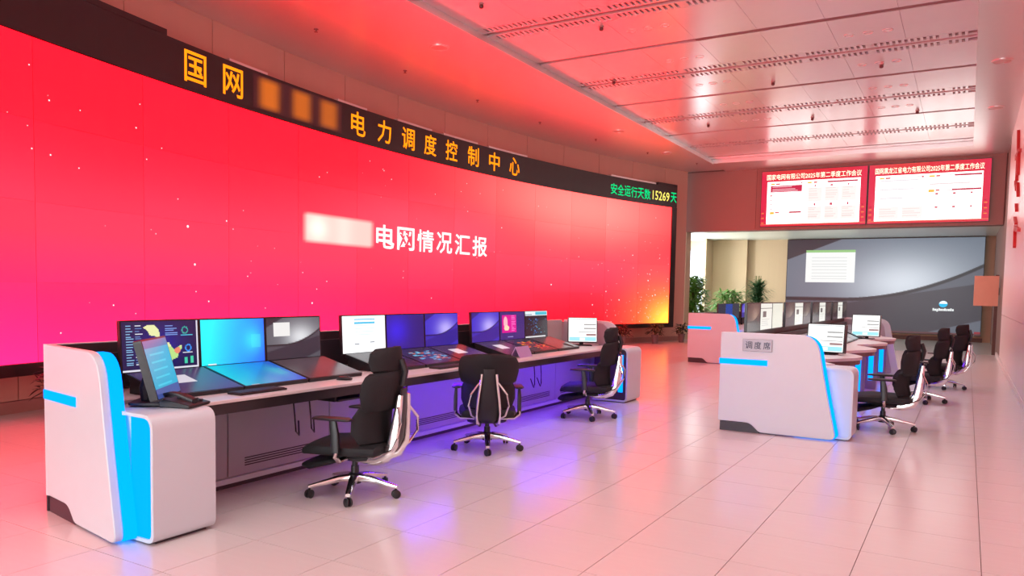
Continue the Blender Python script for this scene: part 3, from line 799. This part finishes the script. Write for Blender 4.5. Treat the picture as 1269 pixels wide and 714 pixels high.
# touch monitors standing on the consoles
def cyan_panel():
    a = canvas(40, 30, (20, 170, 205)); rect(a, .0, 1, 0, .12, (40, 120, 170)); 
    for k in range(5): rect(a, .15, .75, .22 + .14 * k, .25 + .14 * k, (50, 200, 225))
    rect(a, 0, 1, .82, 1, (60, 80, 150)); return a
monitor('touch_monitor', 'tilted black touch monitor with cyan screen beside the desk phone', cyan_panel(), (-4.17, 2.88, 0.965), 0.44, 0.37, math.radians(38), math.radians(15), 'touch monitors', ('foot', 0.75), SCR, 0.045)
monitor('touch_monitor', 'black touch monitor with white page at the far end of the near console', touch_white(), (-4.42, 9.30, 0.965), 0.40, 0.34, math.radians(-56), math.radians(8), 'touch monitors', ('foot', 0.75), SCRH, 0.04)
monitor('touch_monitor', 'black touch monitor with white page, nearer one on the right console', touch_white(), (-1.50, 10.2, 0.955), 0.45, 0.36, math.radians(-97), math.radians(6), 'touch monitors', ('foot', 0.75), SCRH, 0.12)
monitor('touch_monitor', 'black touch monitor with white page, farther one on the right console', touch_white(), (-1.50, 14.6, 0.985), 0.46, 0.38, math.radians(-96), math.radians(6), 'touch monitors', ('foot', 0.75), SCRH, 0.07)

# ------------------------------------------------------------------ office chairs (face local +X)
def make_chair():
    root = empty('office_chair')
    V = Vector
    for k in range(5):
        t = math.radians(36 + 72 * k); d = V((math.cos(t), math.sin(t), 0)); s = V((-math.sin(t), math.cos(t), 0))
        lg = MB().loft([(d * 0.02 + V((0, 0, 0.125)), s * 0.032, V((0, 0, 0.030))), (d * 0.12 + V((0, 0, 0.120)), s * 0.030, V((0, 0, 0.024))), (d * 0.29 + V((0, 0, 0.088)), s * 0.022, V((0, 0, 0.014))), (d * 0.325 + V((0, 0, 0.080)), s * 0.018, V((0, 0, 0.012)))], 10, 3).build('base_leg', CHROME, root, True)
        c = d * 0.315; b = MB(); w = V((math.cos(t + .7), math.sin(t + .7), 0)); ax = V((-w.y, w.x, 0))
        for q in (-0.022, 0.006):
            cs = []
            for e, r in ((0, 0.026), (0.003, 0.030), (0.013, 0.030), (0.016, 0.026)):
                cs.append((c + ax * (q + e) + V((0, 0, 0.030)), w * r, V((0, 0, r))))
            b.loft(cs, 14, 2)
        b.tube([c + V((0, 0, 0.03)), c + V((0, 0, 0.082))], 0.008, 6)
        b.build('caster', BLK, lg, True)
    MB().lathe([(0.045, 0.085), (0.048, 0.15), (0.030, 0.16), (0.028, 0.21), (0.020, 0.21), (0.020, 0.27)], 16).build('gas_lift', BLK, root, True)
    MB().loft([((-0.16, 0, 0.345), (0, 0.07, 0), (0, 0, 0.02)), ((-0.06, 0, 0.345), (0, 0.12, 0), (0, 0, 0.028)), ((0.12, 0, 0.35), (0, 0.12, 0), (0, 0, 0.024))], 12, 4).build('tilt_mechanism', BLK, root, True)
    # seat cushion, waterfall front
    MB().loft([((-0.27, 0, 0.425), (0, 0.18, 0), (0, 0, 0.02)), ((-0.25, 0, 0.425), (0, 0.235, 0), (0, 0, 0.040)), ((-0.08, 0, 0.42), (0, 0.26, 0), (0, 0, 0.050)), ((0.12, 0, 0.42), (0, 0.262, 0), (0, 0, 0.050)), ((0.24, 0, 0.415), (0, 0.25, 0), (0, 0, 0.046)), ((0.29, 0, 0.40), (0, 0.225, 0), (0, 0, 0.034)), ((0.305, 0, 0.39), (0, 0.18, 0), (0, 0, 0.014))], 20, 3.4).build('seat', CUSH, root, True)
    MB().loft([((0.02, 0, 0.345), (0, 0.15, 0), (0, 0, 0.010)), ((0.12, 0, 0.320), (0, 0.19, 0), (0, 0, 0.026)), ((0.27, 0, 0.285), (0, 0.19, 0), (0, 0, 0.034)), ((0.33, 0, 0.285), (0, 0.16, 0), (0, 0, 0.018))], 16, 3.2).build('footrest', CUSH, root, True)
    # lumbar, back and head pads, bowed around the sitter
    def curved(name, secs, bow, m):
        cols = 14; vs = []; fs = []
        for side in (1, -1):
            for z, x, hw, th in secs:
                for i in range(cols + 1):
                    q = -1 + 2 * i / cols; edge = max(0.0, 1 - abs(q) ** 5)
                    vs.append((x + bow * q * q + side * th * (0.2 + 0.8 * edge), hw * q, z - 0.012 * q * q))
        R_ = len(secs); Cn = cols + 1; off = R_ * Cn
        for r_ in range(R_ - 1):
            for i in range(cols):
                a = r_ * Cn + i
                fs.append((a, a + 1, a + Cn + 1, a + Cn)); fs.append((off + a, off + a + Cn, off + a + Cn + 1, off + a + 1))
            for i in (0, cols):
                a = r_ * Cn + i; fs.append((a, a + Cn, off + a + Cn, off + a))
        for i in range(cols):
            for r_ in (0, R_ - 1):
                a = r_ * Cn + i; fs.append((a, a + 1, off + a + 1, off + a))
        return MB().add(vs, fs).build(name, m, root, True)
    curved('lumbar_support', [(0.455, -0.250, 0.17, 0.010), (0.48, -0.240, 0.215, 0.030), (0.56, -0.205, 0.245, 0.046), (0.66, -0.21, 0.245, 0.046), (0.725, -0.245, 0.215, 0.030), (0.745, -0.26, 0.17, 0.010)], 0.11, MESHF)
    curved('backrest', [(0.70, -0.305, 0.21, 0.010), (0.73, -0.300, 0.25, 0.028), (0.82, -0.300, 0.272, 0.036), (0.90, -0.312, 0.268, 0.034), (0.945, -0.325, 0.245, 0.022), (0.965, -0.335, 0.20, 0.008)], 0.13, MESHF)
    curved('headrest', [(0.955, -0.325, 0.16, 0.008), (0.98, -0.315, 0.195, 0.028), (1.04, -0.300, 0.205, 0.036), (1.10, -0.305, 0.195, 0.028), (1.13, -0.32, 0.15, 0.010)], 0.10, MESHF)
    MB().tube([(-0.355, 0, 0.86), (-0.375, 0, 0.96), (-0.345, 0, 1.04)], 0.024, 8).build('headrest_post', BLK, root, True)
    # polished spine of two blades with a black web
    for s in (-1, 1):
        pts = [(-0.04, 0.055 * s, 0.335), (-0.19, 0.075 * s, 0.335), (-0.28, 0.098 * s, 0.375), (-0.33, 0.102 * s, 0.46), (-0.345, 0.090 * s, 0.58), (-0.358, 0.074 * s, 0.70), (-0.366, 0.064 * s, 0.80)]
        secs = []
        for i, p in enumerate(pts):
            a, b2 = V(pts[max(0, i - 1)]), V(pts[min(len(pts) - 1, i + 1)]); d = (b2 - a).normalized(); nn = V((0, 1, 0)); th = d.cross(nn).normalized()
            secs.append((V(p), nn * 0.014, th * (0.024, 0.036, 0.042, 0.040, 0.034, 0.027, 0.020)[i]))
        MB().loft(secs, 10, 3).build('spine_bar', CHROME, root, True)
    MB().loft([((-0.19, 0, 0.345), (0, 0.060, 0), (0.01, 0, 0.01)), ((-0.285, 0, 0.39), (0, 0.084, 0), (0.012, 0, 0.004)), ((-0.33, 0, 0.48), (0, 0.086, 0), (0.012, 0, 0)), ((-0.356, 0, 0.70), (0, 0.060, 0), (0.012, 0, 0)), ((-0.366, 0, 0.84), (0, 0.052, 0), (0.010, 0, 0))], 10, 3).build('spine_web', BLK, root, True)
    for s in (-1, 1):
        MB().tube([(-0.362, 0.085 * s, 0.72), (-0.41, 0.16 * s, 0.62), (-0.40, 0.175 * s, 0.52), (-0.345, 0.15 * s, 0.43), (-0.22, 0.095 * s, 0.375)], 0.009, 6).build('side_hoop', CHROME, root, True)
    # armrests
    for s in (-1, 1):
        MB().tube([(0.0, 0.11 * s, 0.35), (0.0, 0.25 * s, 0.355), (0.0, 0.292 * s, 0.39), (0.0, 0.295 * s, 0.44)], 0.018, 8).build('arm_bracket', CHROME, root, True)
        ap = MB().loft([((0.0, 0.295 * s, 0.42), (0.030, 0, 0), (0, 0.018, 0)), ((0.005, 0.295 * s, 0.55), (0.030, 0, 0), (0, 0.018, 0)), ((0.02, 0.292 * s, 0.634), (0.024, 0, 0), (0, 0.013, 0))], 10, 4).build('arm_post', BLK, root, True)
        MB().loft([((-0.11, 0.285 * s, 0.645), (0, 0.030, 0), (0, 0, 0.008)), ((-0.08, 0.285 * s, 0.647), (0, 0.045, 0), (0, 0, 0.013)), ((0.12, 0.275 * s, 0.647), (0, 0.047, 0), (0, 0, 0.013)), ((0.17, 0.27 * s, 0.645), (0, 0.036, 0), (0, 0, 0.009))], 12, 3).build('arm_pad', BLK, ap, True)
    for c in root.children:
        if not c.name.startswith(('base_leg', 'caster', 'gas_lift')): c.location.z = -0.062
    return root
CH = [((-3.68, 4.05), 196, 'black mesh office chair nearest the viewer, turned in profile'),
      ((-3.77, 5.93), 124, 'black mesh office chair seen from behind, between two others'),
      ((-3.78, 8.14), 197, 'black mesh office chair in profile at the far end of the near console'),
      ((-0.75, 9.40), 186, 'black mesh office chair nearest on the right, beside the name plate console'),
      ((-0.52, 12.3), 178, 'black mesh office chair second in the right row'),
      ((-0.28, 14.45), 166, 'black mesh office chair farthest in the right row')]
proto = None
for i, ((x, y), deg, lab) in enumerate(CH):
    if i == 0: o = proto = make_chair()
    else: o = copy_tree(proto)
    if i == 1:      # its headrest is pushed right down
        for c in o.children:
            if c.name.startswith('headrest'): c.location = (0.05, 0, -0.225)
    o.location = (x, y, 0); o.rotation_euler = (0, 0, math.radians(deg)); tag(o, lab, 'chair', 'black ergonomic office chairs')

# ------------------------------------------------------------------ small things on the desks
ph = empty('desk_phone', (-4.02, 2.93, 0.739), math.radians(20)); tag(ph, 'black desk phone with handset on the near console', 'phone')
MB().prism([(-0.10, 0.0), (0.10, 0.0), (0.10, 0.018), (-0.10, 0.055)], 'y', -0.11, 0.11).build('phone_body', BLK, ph, False, 0.006)
MB().loft([((-0.06, -0.085, 0.070), (0.05, 0, 0), (0, 0, 0.012)), ((-0.02, -0.09, 0.085), (0.022, 0.018, 0), (0, 0, 0.012)), ((0.05, -0.09, 0.075), (0.022, 0.018, 0), (0, 0, 0.012)), ((0.12, -0.085, 0.045), (0.0, 0.028, 0), (0, 0, 0.014))], 10, 3).build('handset', BLK, ph, True)
k = MB()
for a in range(4):
    for b in range(3): k.box(-0.04 + 0.03 * a, -0.02 + 0.03 * a, -0.02 + 0.035 * b, 0.004 + 0.035 * b, 0.02, 0.052 - 0.0055 * a)
tag(k.build('keys', mat('phone_keys', (0.05, 0.05, 0.06), 0.4), ph), kind='stuff')
ms = empty('computer_mouse', (-4.13, 4.42, 0.75), 0.4); tag(ms, 'black computer mouse lying on the worktop', 'mouse')
MB().loft([((-0.06, 0, 0.006), (0, 0.018, 0), (0, 0, 0.005)), ((-0.04, 0, 0.014), (0, 0.031, 0), (0, 0, 0.014)), ((0.02, 0, 0.016), (0, 0.032, 0), (0, 0, 0.016)), ((0.055, 0, 0.010), (0, 0.024, 0), (0, 0, 0.009))], 12, 2.6).build('shell', BLK, ms, True)
MB().lathe([(0.003, 0), (0.009, 0.002), (0.009, 0.006), (0.003, 0.008)], 10, (0.028, 0, 0.028)).build('wheel', KICK, ms)
def keyboard(label, loc, rz):
    kb = empty('keyboard', loc, rz); tag(kb, label, 'keyboard', 'keyboards on the worktop')
    box(-0.065, 0.065, -0.20, 0.20, 0.0, 0.014).build('base', BLK, kb, False, 0.004)
    b = MB()
    for r in range(5):
        for c in range(14): b.box(-0.055 + 0.023 * r, -0.036 + 0.023 * r, -0.19 + 0.027 * c, -0.167 + 0.027 * c, 0.014, 0.019)
    tag(b.build('keys', mat('key_caps', (0.04, 0.04, 0.045), 0.5), kb), kind='stuff')
keyboard('thin black keyboard in front of the blue and orange display', (-4.10, 5.75, 0.75), 0.0)
keyboard('thin keyboard in front of the pale window display', (-4.10, 3.55, 0.75), 0.0)
cd = empty('folded_card', (-4.16, 7.22, 0.75), 0.05); tag(cd, 'folded lilac card standing on the worktop edge', 'card')
MB().prism([(-0.06, 0), (-0.054, 0), (0.0, 0.105), (0.054, 0), (0.06, 0), (0.003, 0.115), (-0.003, 0.115)], 'y', -0.15, 0.15).build('card_fold', LILAC, cd)
pp = empty('desk_phone', (-4.35, 8.72, 0.75), 0.2); tag(pp, 'low blue grey phone beside the far touch monitor', 'phone')
MB().prism([(-0.09, 0.0), (0.09, 0.0), (0.09, 0.015), (-0.09, 0.045)], 'y', -0.12, 0.12).build('phone_body', mat('blue_grey_plastic', (0.10, 0.09, 0.22), 0.4), pp, False, 0.005)
MB().loft([((-0.07, -0.09, 0.055), (0.02, 0.02, 0), (0, 0, 0.012)), ((0.0, -0.09, 0.058), (0.016, 0.016, 0), (0, 0, 0.010)), ((0.08, -0.09, 0.03), (0.02, 0.02, 0), (0, 0, 0.012))], 10, 3).build('handset', BLK, pp, True)
for lab, y in (('loose cables hanging below the worktop by the nearest chair', 4.05), ('loose cables hanging below the worktop by the far chair', 7.75)):
    cb = empty('hanging_cable', (-4.30, y, 0.0)); tag(cb, lab, 'cable', 'cables under the near console')
    for q in (0.0, 0.16):
        MB().tube([(0, q, 0.655), (0.01, q + .01, 0.5), (0.0, q + .03, 0.38), (-0.06, q + .12, 0.33), (-0.15, q + .2, 0.42)], 0.006, 6).build('cable_loop', BLK, cb, True)
tr = empty('keyboard_tray', (-4.22, 4.7, 0.0)); tag(tr, 'black pull-out tray under the worktop beside the nearest chair', 'tray')
box(-0.2, 0.16, -0.42, 0.42, 0.60, 0.615).build('tray_plate', BLK, tr, False, 0.003); box(-0.2, 0.14, -0.44, -0.42, 0.60, 0.655).build('rail', BLK, tr); box(-0.2, 0.14, 0.42, 0.44, 0.60, 0.655).build('rail', BLK, tr)

# ------------------------------------------------------------------ two red screens on the beam
def meeting_page(v):
    a = canvas(120, 68, (226, 16, 44)); U, V = grids(120, 68)
    a[..., 1] += np.clip((V - .9) * 1.5, 0, .2) * (U < .5); a[..., 2] += .18 * np.clip(abs(U - .5) * 2 - .5, 0, 1)
    rect(a, .06, .945, .185, .95, (255, 254, 250)); rect(a, .0, 1, .955, .97, (240, 110, 80))
    for k in range(6): rect(a, .955, .955 + .02 + .012 * (k % 2), .64 + .045 * k, .66 + .045 * k, (245, 150, 60) if k % 2 else (190, 10, 40)); rect(a, .01, .035, .70 + .045 * k, .715 + .045 * k, (245, 150, 60) if k % 2 else (190, 10, 40))
    def head(x, y, x1, dark): rect(a, x, x + .045, y, y + .035, (250, 190, 60)); rect(a, x + .055, x + .09, y, y + .03, (225, 110, 110)); rect(a, x + .09, x1, y + .01, y + .02, (245, 200, 200)); rect(a, dark, x1, y, y + .03, (190, 20, 60))
    r = random.Random(v)
    if v == 1:
        head(.09, .215, .40, .39); rect(a, .09, .40, .26, .38, (205, 20, 70))
        for k in range(3): rect(a, .11, .30 + .03 * k, .285 + .033 * k, .297 + .033 * k, (245, 190, 200))
        for k in range(4): rect(a, .09, .105, .43 + .08 * k, .45 + .08 * k, (225, 60, 80)); rect(a, .14, .27 + .08 * r.random(), .43 + .08 * k, .445 + .08 * k, (220, 215, 220))
        head(.09, .74, .40, .28); lines(a, .10, .38, .80, .92, 3, (238, 225, 228)); head(.45, .215, .92, .64)
        for c in range(3):
            for q in (0, 1):
                x = .46 + .155 * c; y = .28 + .33 * q; rect(a, x + .055, x + .075, y, y + .03, (205, 60, 90)); rect(a, x, x + .135, y + .045, y + .29, (254, 247, 243)); lines(a, x + .01, x + .125, y + .06, y + .26, 5, (240, 226, 222))
    else:
        head(.09, .215, .47, .45); lines(a, .10, .46, .27, .66, 8, (238, 232, 236))
        for c in range(2): rect(a, .09 + .2 * c, .27 + .2 * c, .72, .92, (254, 246, 243)); lines(a, .10 + .2 * c, .26 + .2 * c, .75, .90, 4, (240, 226, 222))
        head(.51, .215, .93, .72); lines(a, .52, .92, .28, .40, 3, (242, 226, 226)); head(.51, .46, .93, .70)
        for c in range(3):
            for q in (0, 1):
                x = .52 + .14 * c; y = .52 + .22 * q; rect(a, x + .05, x + .07, y, y + .025, (205, 70, 90)); lines(a, x, x + .12, y + .05, y + .19, 4, (244, 230, 226))
    c = np.where(a <= 0.04045, a / 12.92, ((a + 0.055) / 1.055) ** 2.4); c = np.where((a.min(-1) > 0.97)[..., None], c, c / 2.3)
    return np.where(c <= 0.0031308, c * 12.92, 1.055 * np.maximum(c, 1e-6) ** (1 / 2.4) - 0.055)
PAGE = display_mat('meeting_screen_picture', 2.3, 0.4); TT = glow('screen_title', (1.0, 0.90, 0.66), 1.7)
for v, (x0, x1, lab, title) in enumerate(((-5.545, -2.60, 'red framed meeting screen on the beam, left of the pair', '国家电网有限公司2025年第二季度工作会议'), (-2.57, 0.39, 'red framed meeting screen on the beam, right of the pair', '国网黑龙江省电力有限公司2025年第二季度工作会议')), 1):
    s = empty('meeting_screen', ((x0 + x1) / 2, YB, 3.55)); tag(s, lab, 'screen', 'meeting screens on the beam'); s.location = (0, 0, 0)
    box(x0, x1, YB - 0.08, YB - 0.002, 3.555, 5.225).build('housing', FRAMEB, s)
    pixels('screen', meeting_page(v), (x0 + 0.01, YB - 0.083, 3.565), (x1 - x0 - 0.02, 0, 0), (0, 0, 1.65), PAGE, s)
    text_mesh('screen_title', title, lambda u, w_, x0=x0: (x0 + 0.16 + u, YB - 0.088, 4.95 + w_), x1 - x0 - 0.32, 0.17, TT, s, 0.008)

# grey screen at the end of the back room
gs = empty('wall_screen'); tag(gs, 'large grey swoosh video screen at the end of the back room', 'screen')
sx0, sx1, sz0, sz1 = -6.04, 0.45, 0.22, 3.64
box(sx0, sx1, YE - 0.20, YE - 0.02, sz0, sz1).build('housing', FRAMEB, gs)
im = swoosh(210, 112, (214, 222, 232), (108, 118, 132), (54, 52, 62))
rect(im, .105, .372, .115, .475, (250, 254, 252)); rect(im, .105, .372, .115, .14, (150, 205, 130))
for k in range(8): rect(im, .14, .33, .20 + .033 * k, .206 + .033 * k, (226, 232, 230))
rect(im, .97, 1, .96, 1, (150, 20, 40)); rect(im, 0, 1, .985, 1, (90, 40, 44))
pixels('screen', im, (sx0 + .02, YE - 0.203, sz0 + .02), (sx1 - sx0 - .04, 0, 0), (0, 0, sz1 - sz0 - .04), display_mat('back_screen_picture', 0.95, 0.3), gs)
e = MB(); n = 20
for c, r0, zz in (((0.95, 1, 1), 0, 0),): pass
MB().add([(-0.72 + 0.135 * math.cos(2 * math.pi * q / n), YE - 0.207, 1.30 + 0.115 * math.sin(2 * math.pi * q / n)) for q in range(n)], [tuple(range(n))]).build('logo_disc', glow('logo_blue', (0.05, 0.55, 0.9), 1.0), gs)
MB().add([(-0.72 + 0.125 * math.cos(math.pi * q / 10), YE - 0.209, 1.31 + 0.10 * math.sin(math.pi * q / 10)) for q in range(11)], [tuple(range(11))]).build('logo_highlight', glow('logo_white', (0.95, 1, 1), 1.1), gs)
b = MB()
for q in range(11):
    x = -1.04 + 0.06 * q; b.box(x, x + 0.045, YE - 0.209, YE - 0.206, 1.06 if q != 2 else 1.03, 1.13 if q % 3 else 1.15)
tag(b.build('logo_caption', glow('logo_white', (0.95, 1, 1), 1.1), gs), kind='stuff')
# projecting board near the door post
ob = tag(box(0.14, 0.70, YB - 0.14, YB - 0.10, 1.31, 2.11).build('projecting_board', ORANGE, None, False, 0.004), 'blank orange board projecting from the right wall near the door post', 'board')
box(0.55, 0.72, YB - 0.125, YB - 0.115, 1.6, 1.8).build('bracket', BROWN, ob)
# red wall lettering at the right edge
wt = empty('wall_lettering'); tag(wt, 'red raised brush strokes on the right wall at the picture edge', 'lettering')
for ya, za, yb_, zb, wd in ((17.9, 4.75, 17.5, 4.30, .05), (18.2, 4.28, 16.9, 4.22, .10), (17.6, 4.25, 17.5, 3.75, .12), (17.2, 4.25, 17.1, 3.80, .10), (17.9, 3.75, 17.3, 3.55, .09), (17.0, 3.62, 16.6, 3.35, .06), (17.1, 3.25, 16.8, 3.10, .05), (17.3, 3.02, 16.7, 2.86, .06), (16.9, 2.80, 16.2, 2.72, .10), (17.0, 2.76, 16.8, 2.45, .12), (16.4, 2.74, 15.6, 2.66, .09)):
    d = Vector((0, yb_ - ya, zb - za)); nn = Vector((0, -d.z, d.y)).normalized() * wd / 2
    p = [Vector((0, ya, za)) - nn, Vector((0, yb_, zb)) - nn * .6, Vector((0, yb_, zb)) + nn * .6, Vector((0, ya, za)) + nn]
    MB().prism([(q.y, q.z) for q in p], 'x', XR - 0.05, XR - 0.001).build('stroke', REDP, wt)

# ------------------------------------------------------------------ ceiling fittings
def fitting(name, label, x, y, z, kind, group):
    r = empty(name, (x, y, 0)); tag(r, label, kind, group); return r
DL = [(0.30, 14.85), (0.31, 18.35), (0.30, 11.3), (-7.45, 10.1), (-7.35, 17.2), (-7.3, 20.4)]
dn = ['third from the red screens on the right band', 'second from the red screens on the right band', 'high on the right band', 'above the orange ticker on the pink band', 'above the far end of the ticker', 'nearest the left corner of the beam']
for (x, y), d in zip(DL, dn):
    r = fitting('downlight', 'round recessed ceiling downlight, ' + d, x, y, ZS, 'downlight', 'ceiling downlights')
    MB().lathe([(0.13, ZS - 0.012), (0.16, ZS - 0.012), (0.16, ZS), (0.13, ZS), (0.13, ZS - 0.012)], 24, cap=False).build('ring', SOFF, r, True)
    MB().lathe([(0.128, ZS - 0.006), (0.128, ZS - 0.001)], 20).build('lens', mat('downlight_lens', (0.55, 0.42, 0.38), 0.3), r)
SPK = [(-1.45, 14.6), (-3.3, 14.9), (-3.15, 18.2), (-1.1, 18.5), (-5.9, 13.5), (-5.4, 17.9), (-4.9, 10.7), (-6.0, 9.1)]
ds = ['over the middle of the hall, right of the white glare', 'beside the white glare', 'below the third louvre', 'above the right meeting screen', 'beside the pink soffit edge', 'by the yellow glare', 'near the first louvre', 'top of picture by the soffit edge']
for (x, y), d in zip(SPK, ds):
    r = fitting('smoke_detector', 'small dark ceiling detector ' + d, x, y, ZC, 'detector', 'ceiling detectors')
    MB().lathe([(0.04, ZC - 0.006), (0.04, ZC - 0.02), (0.028, ZC - 0.024)], 16).build('base', mat('detector_base', (0.4, 0.25, 0.24), 0.4), r, True)
    MB().lathe([(0.026, ZC - 0.024), (0.034, ZC - 0.045), (0.026, ZC - 0.068), (0.010, ZC - 0.075)], 14).build('sensor', mat('detector_red', (0.12, 0.04, 0.04), 0.4), r, True)
k = 0
for a in np.arange(-6.0, 11.0, 2.4):
    p = arc(float(a), 0, 0.9); r = fitting('sprinkler', 'small sprinkler head in the pink ceiling band, %s from the left' % ['first', 'second', 'third', 'fourth', 'fifth', 'sixth', 'seventh', 'eighth'][k], p[0], p[1], ZS, 'sprinkler', 'ceiling sprinklers'); k += 1
    MB().lathe([(0.035, ZS - 0.002), (0.035, ZS - 0.01), (0.012, ZS - 0.012), (0.012, ZS - 0.04), (0.03, ZS - 0.044)], 12).build('head', mat('sprinkler_metal', (0.3, 0.16, 0.16), 0.35, metal=.5), r, True)
k = 0
for j in range(2, 7):
    for cxn in (5, 2):
        yc = 10.25 + 1.7 * (j - 1.5) + 0.0
        if yc > 20.5: continue
        for q in range(3):
            r = MB().lathe([(0.062, -0.010), (0.075, -0.010), (0.075, -0.0045), (0.062, -0.0045), (0.062, -0.010)], 18, cap=False).build('speaker_ring', SOFF, ce, True)
            r.location = (CX0 + COLW * (cxn + .22 + .28 * q), yc, ZC)

# ------------------------------------------------------------------ plants
def leaf_patch(b, base, direction, length, width, droop):
    d = Vector(direction).normalized(); up = Vector((0, 0, 1)); s = d.cross(up)
    if s.length < .1: s = Vector((1, 0, 0))
    s.normalize(); p = Vector(base); vs = []
    for t in (0, .35, .7, 1.0):
        c = p + d * length * t + up * (-droop * length * t * t); w = width * (0.25 + 1.5 * t if t < .5 else 1.9 * (1.02 - t)) * .5
        vs += [c - s * w, c + s * w]
    b.add(vs, [(0, 1, 3, 2), (2, 3, 5, 4), (4, 5, 7, 6)])
def bush(name, label, loc, h, rad, n, leaf, wl_, lm, pot=None, palm=False, cat='plant', group=None, pr=0.12, ph_=0.2):
    r = empty(name, loc); tag(r, label, cat, group); rr = random.Random(int(abs(loc[0] * 91 + loc[1] * 37)))
    if pot is not None:
        MB().lathe([(pr * .72, 0), (pr, ph_), (pr * 1.06, ph_), (pr * 1.06, ph_ - 0.02), (pr * .9, ph_ - .03)], 16).build('pot', pot, r, True)
    st = MB(); b = MB()
    for k in range(max(4, n // 60)):
        a = rr.uniform(0, 6.28); q = rr.uniform(.1, .6) * rad
        st.tube([(0, 0, ph_ - 0.04), (q * .3 * math.cos(a), q * .3 * math.sin(a), h * .5), (q * math.cos(a), q * math.sin(a), h * .85)], 0.010, 5)
    tag(st.build('stem', STEM, r), kind='stuff')
    for k in range(n):
        a = rr.uniform(0, 6.28)
        if palm:
            p = (rr.uniform(-.1, .1) * rad, rr.uniform(-.1, .1) * rad, h * rr.uniform(.35, .7)); d = (math.cos(a), math.sin(a), rr.uniform(.2, 1.6)); leaf_patch(b, p, d, leaf * rr.uniform(.7, 1.1), wl_, rr.uniform(.2, .6))
        else:
            z = rr.uniform(ph_ * 1.1, h); q = rad * math.sqrt(rr.random()) * (1.0 if z < h * .8 else .7)
            leaf_patch(b, (q * math.cos(a), q * math.sin(a), z), (math.cos(a + rr.uniform(-1, 1)), math.sin(a + rr.uniform(-1, 1)), rr.uniform(-.3, .8)), leaf * rr.uniform(.6, 1.2), wl_, rr.uniform(.1, .6))
    tag(b.build('foliage', lm, r), kind='stuff')
    return r
bush('potted_shrub', 'tall leafy green plant in a white pot by the bright window', (-8.15, 25.7, 0), 2.05, 0.55, 2400, 0.22, 0.10, LEAFG, POTW, pr=0.2, ph_=0.4)
bush('potted_shrub', 'low spreading green plant behind the distant console', (-7.35, 27.6, 0), 1.62, 0.62, 1100, 0.22, 0.09, LEAFG, POTW, pr=0.2, ph_=0.4)
bush('potted_palm', 'dark green feathery palm before the tan wall pier', (-6.75, 29.3, 0), 2.6, 0.5, 420, 0.80, 0.06, LEAFP, POTW, True, pr=0.2, ph_=0.45)
gp = 'small dark pot plants at the foot of the curved wall'
for a, lab in ((9.75, 'small dark pot plant under the screen, left of two by the passage'), (11.05, 'small dark pot plant under the screen corner, right of two by the passage'), (-7.55, 'small dark pot plant under the screen beside the near console end'), (8.2, 'small dark pot plant under the screen behind the far chair')):
    p = arc(a, 0, 0.36); bush('pot_plant', lab, p, 0.55, 0.22, 150, 0.16, 0.06, LEAFD, POT, pr=0.11, ph_=0.26, group=gp)
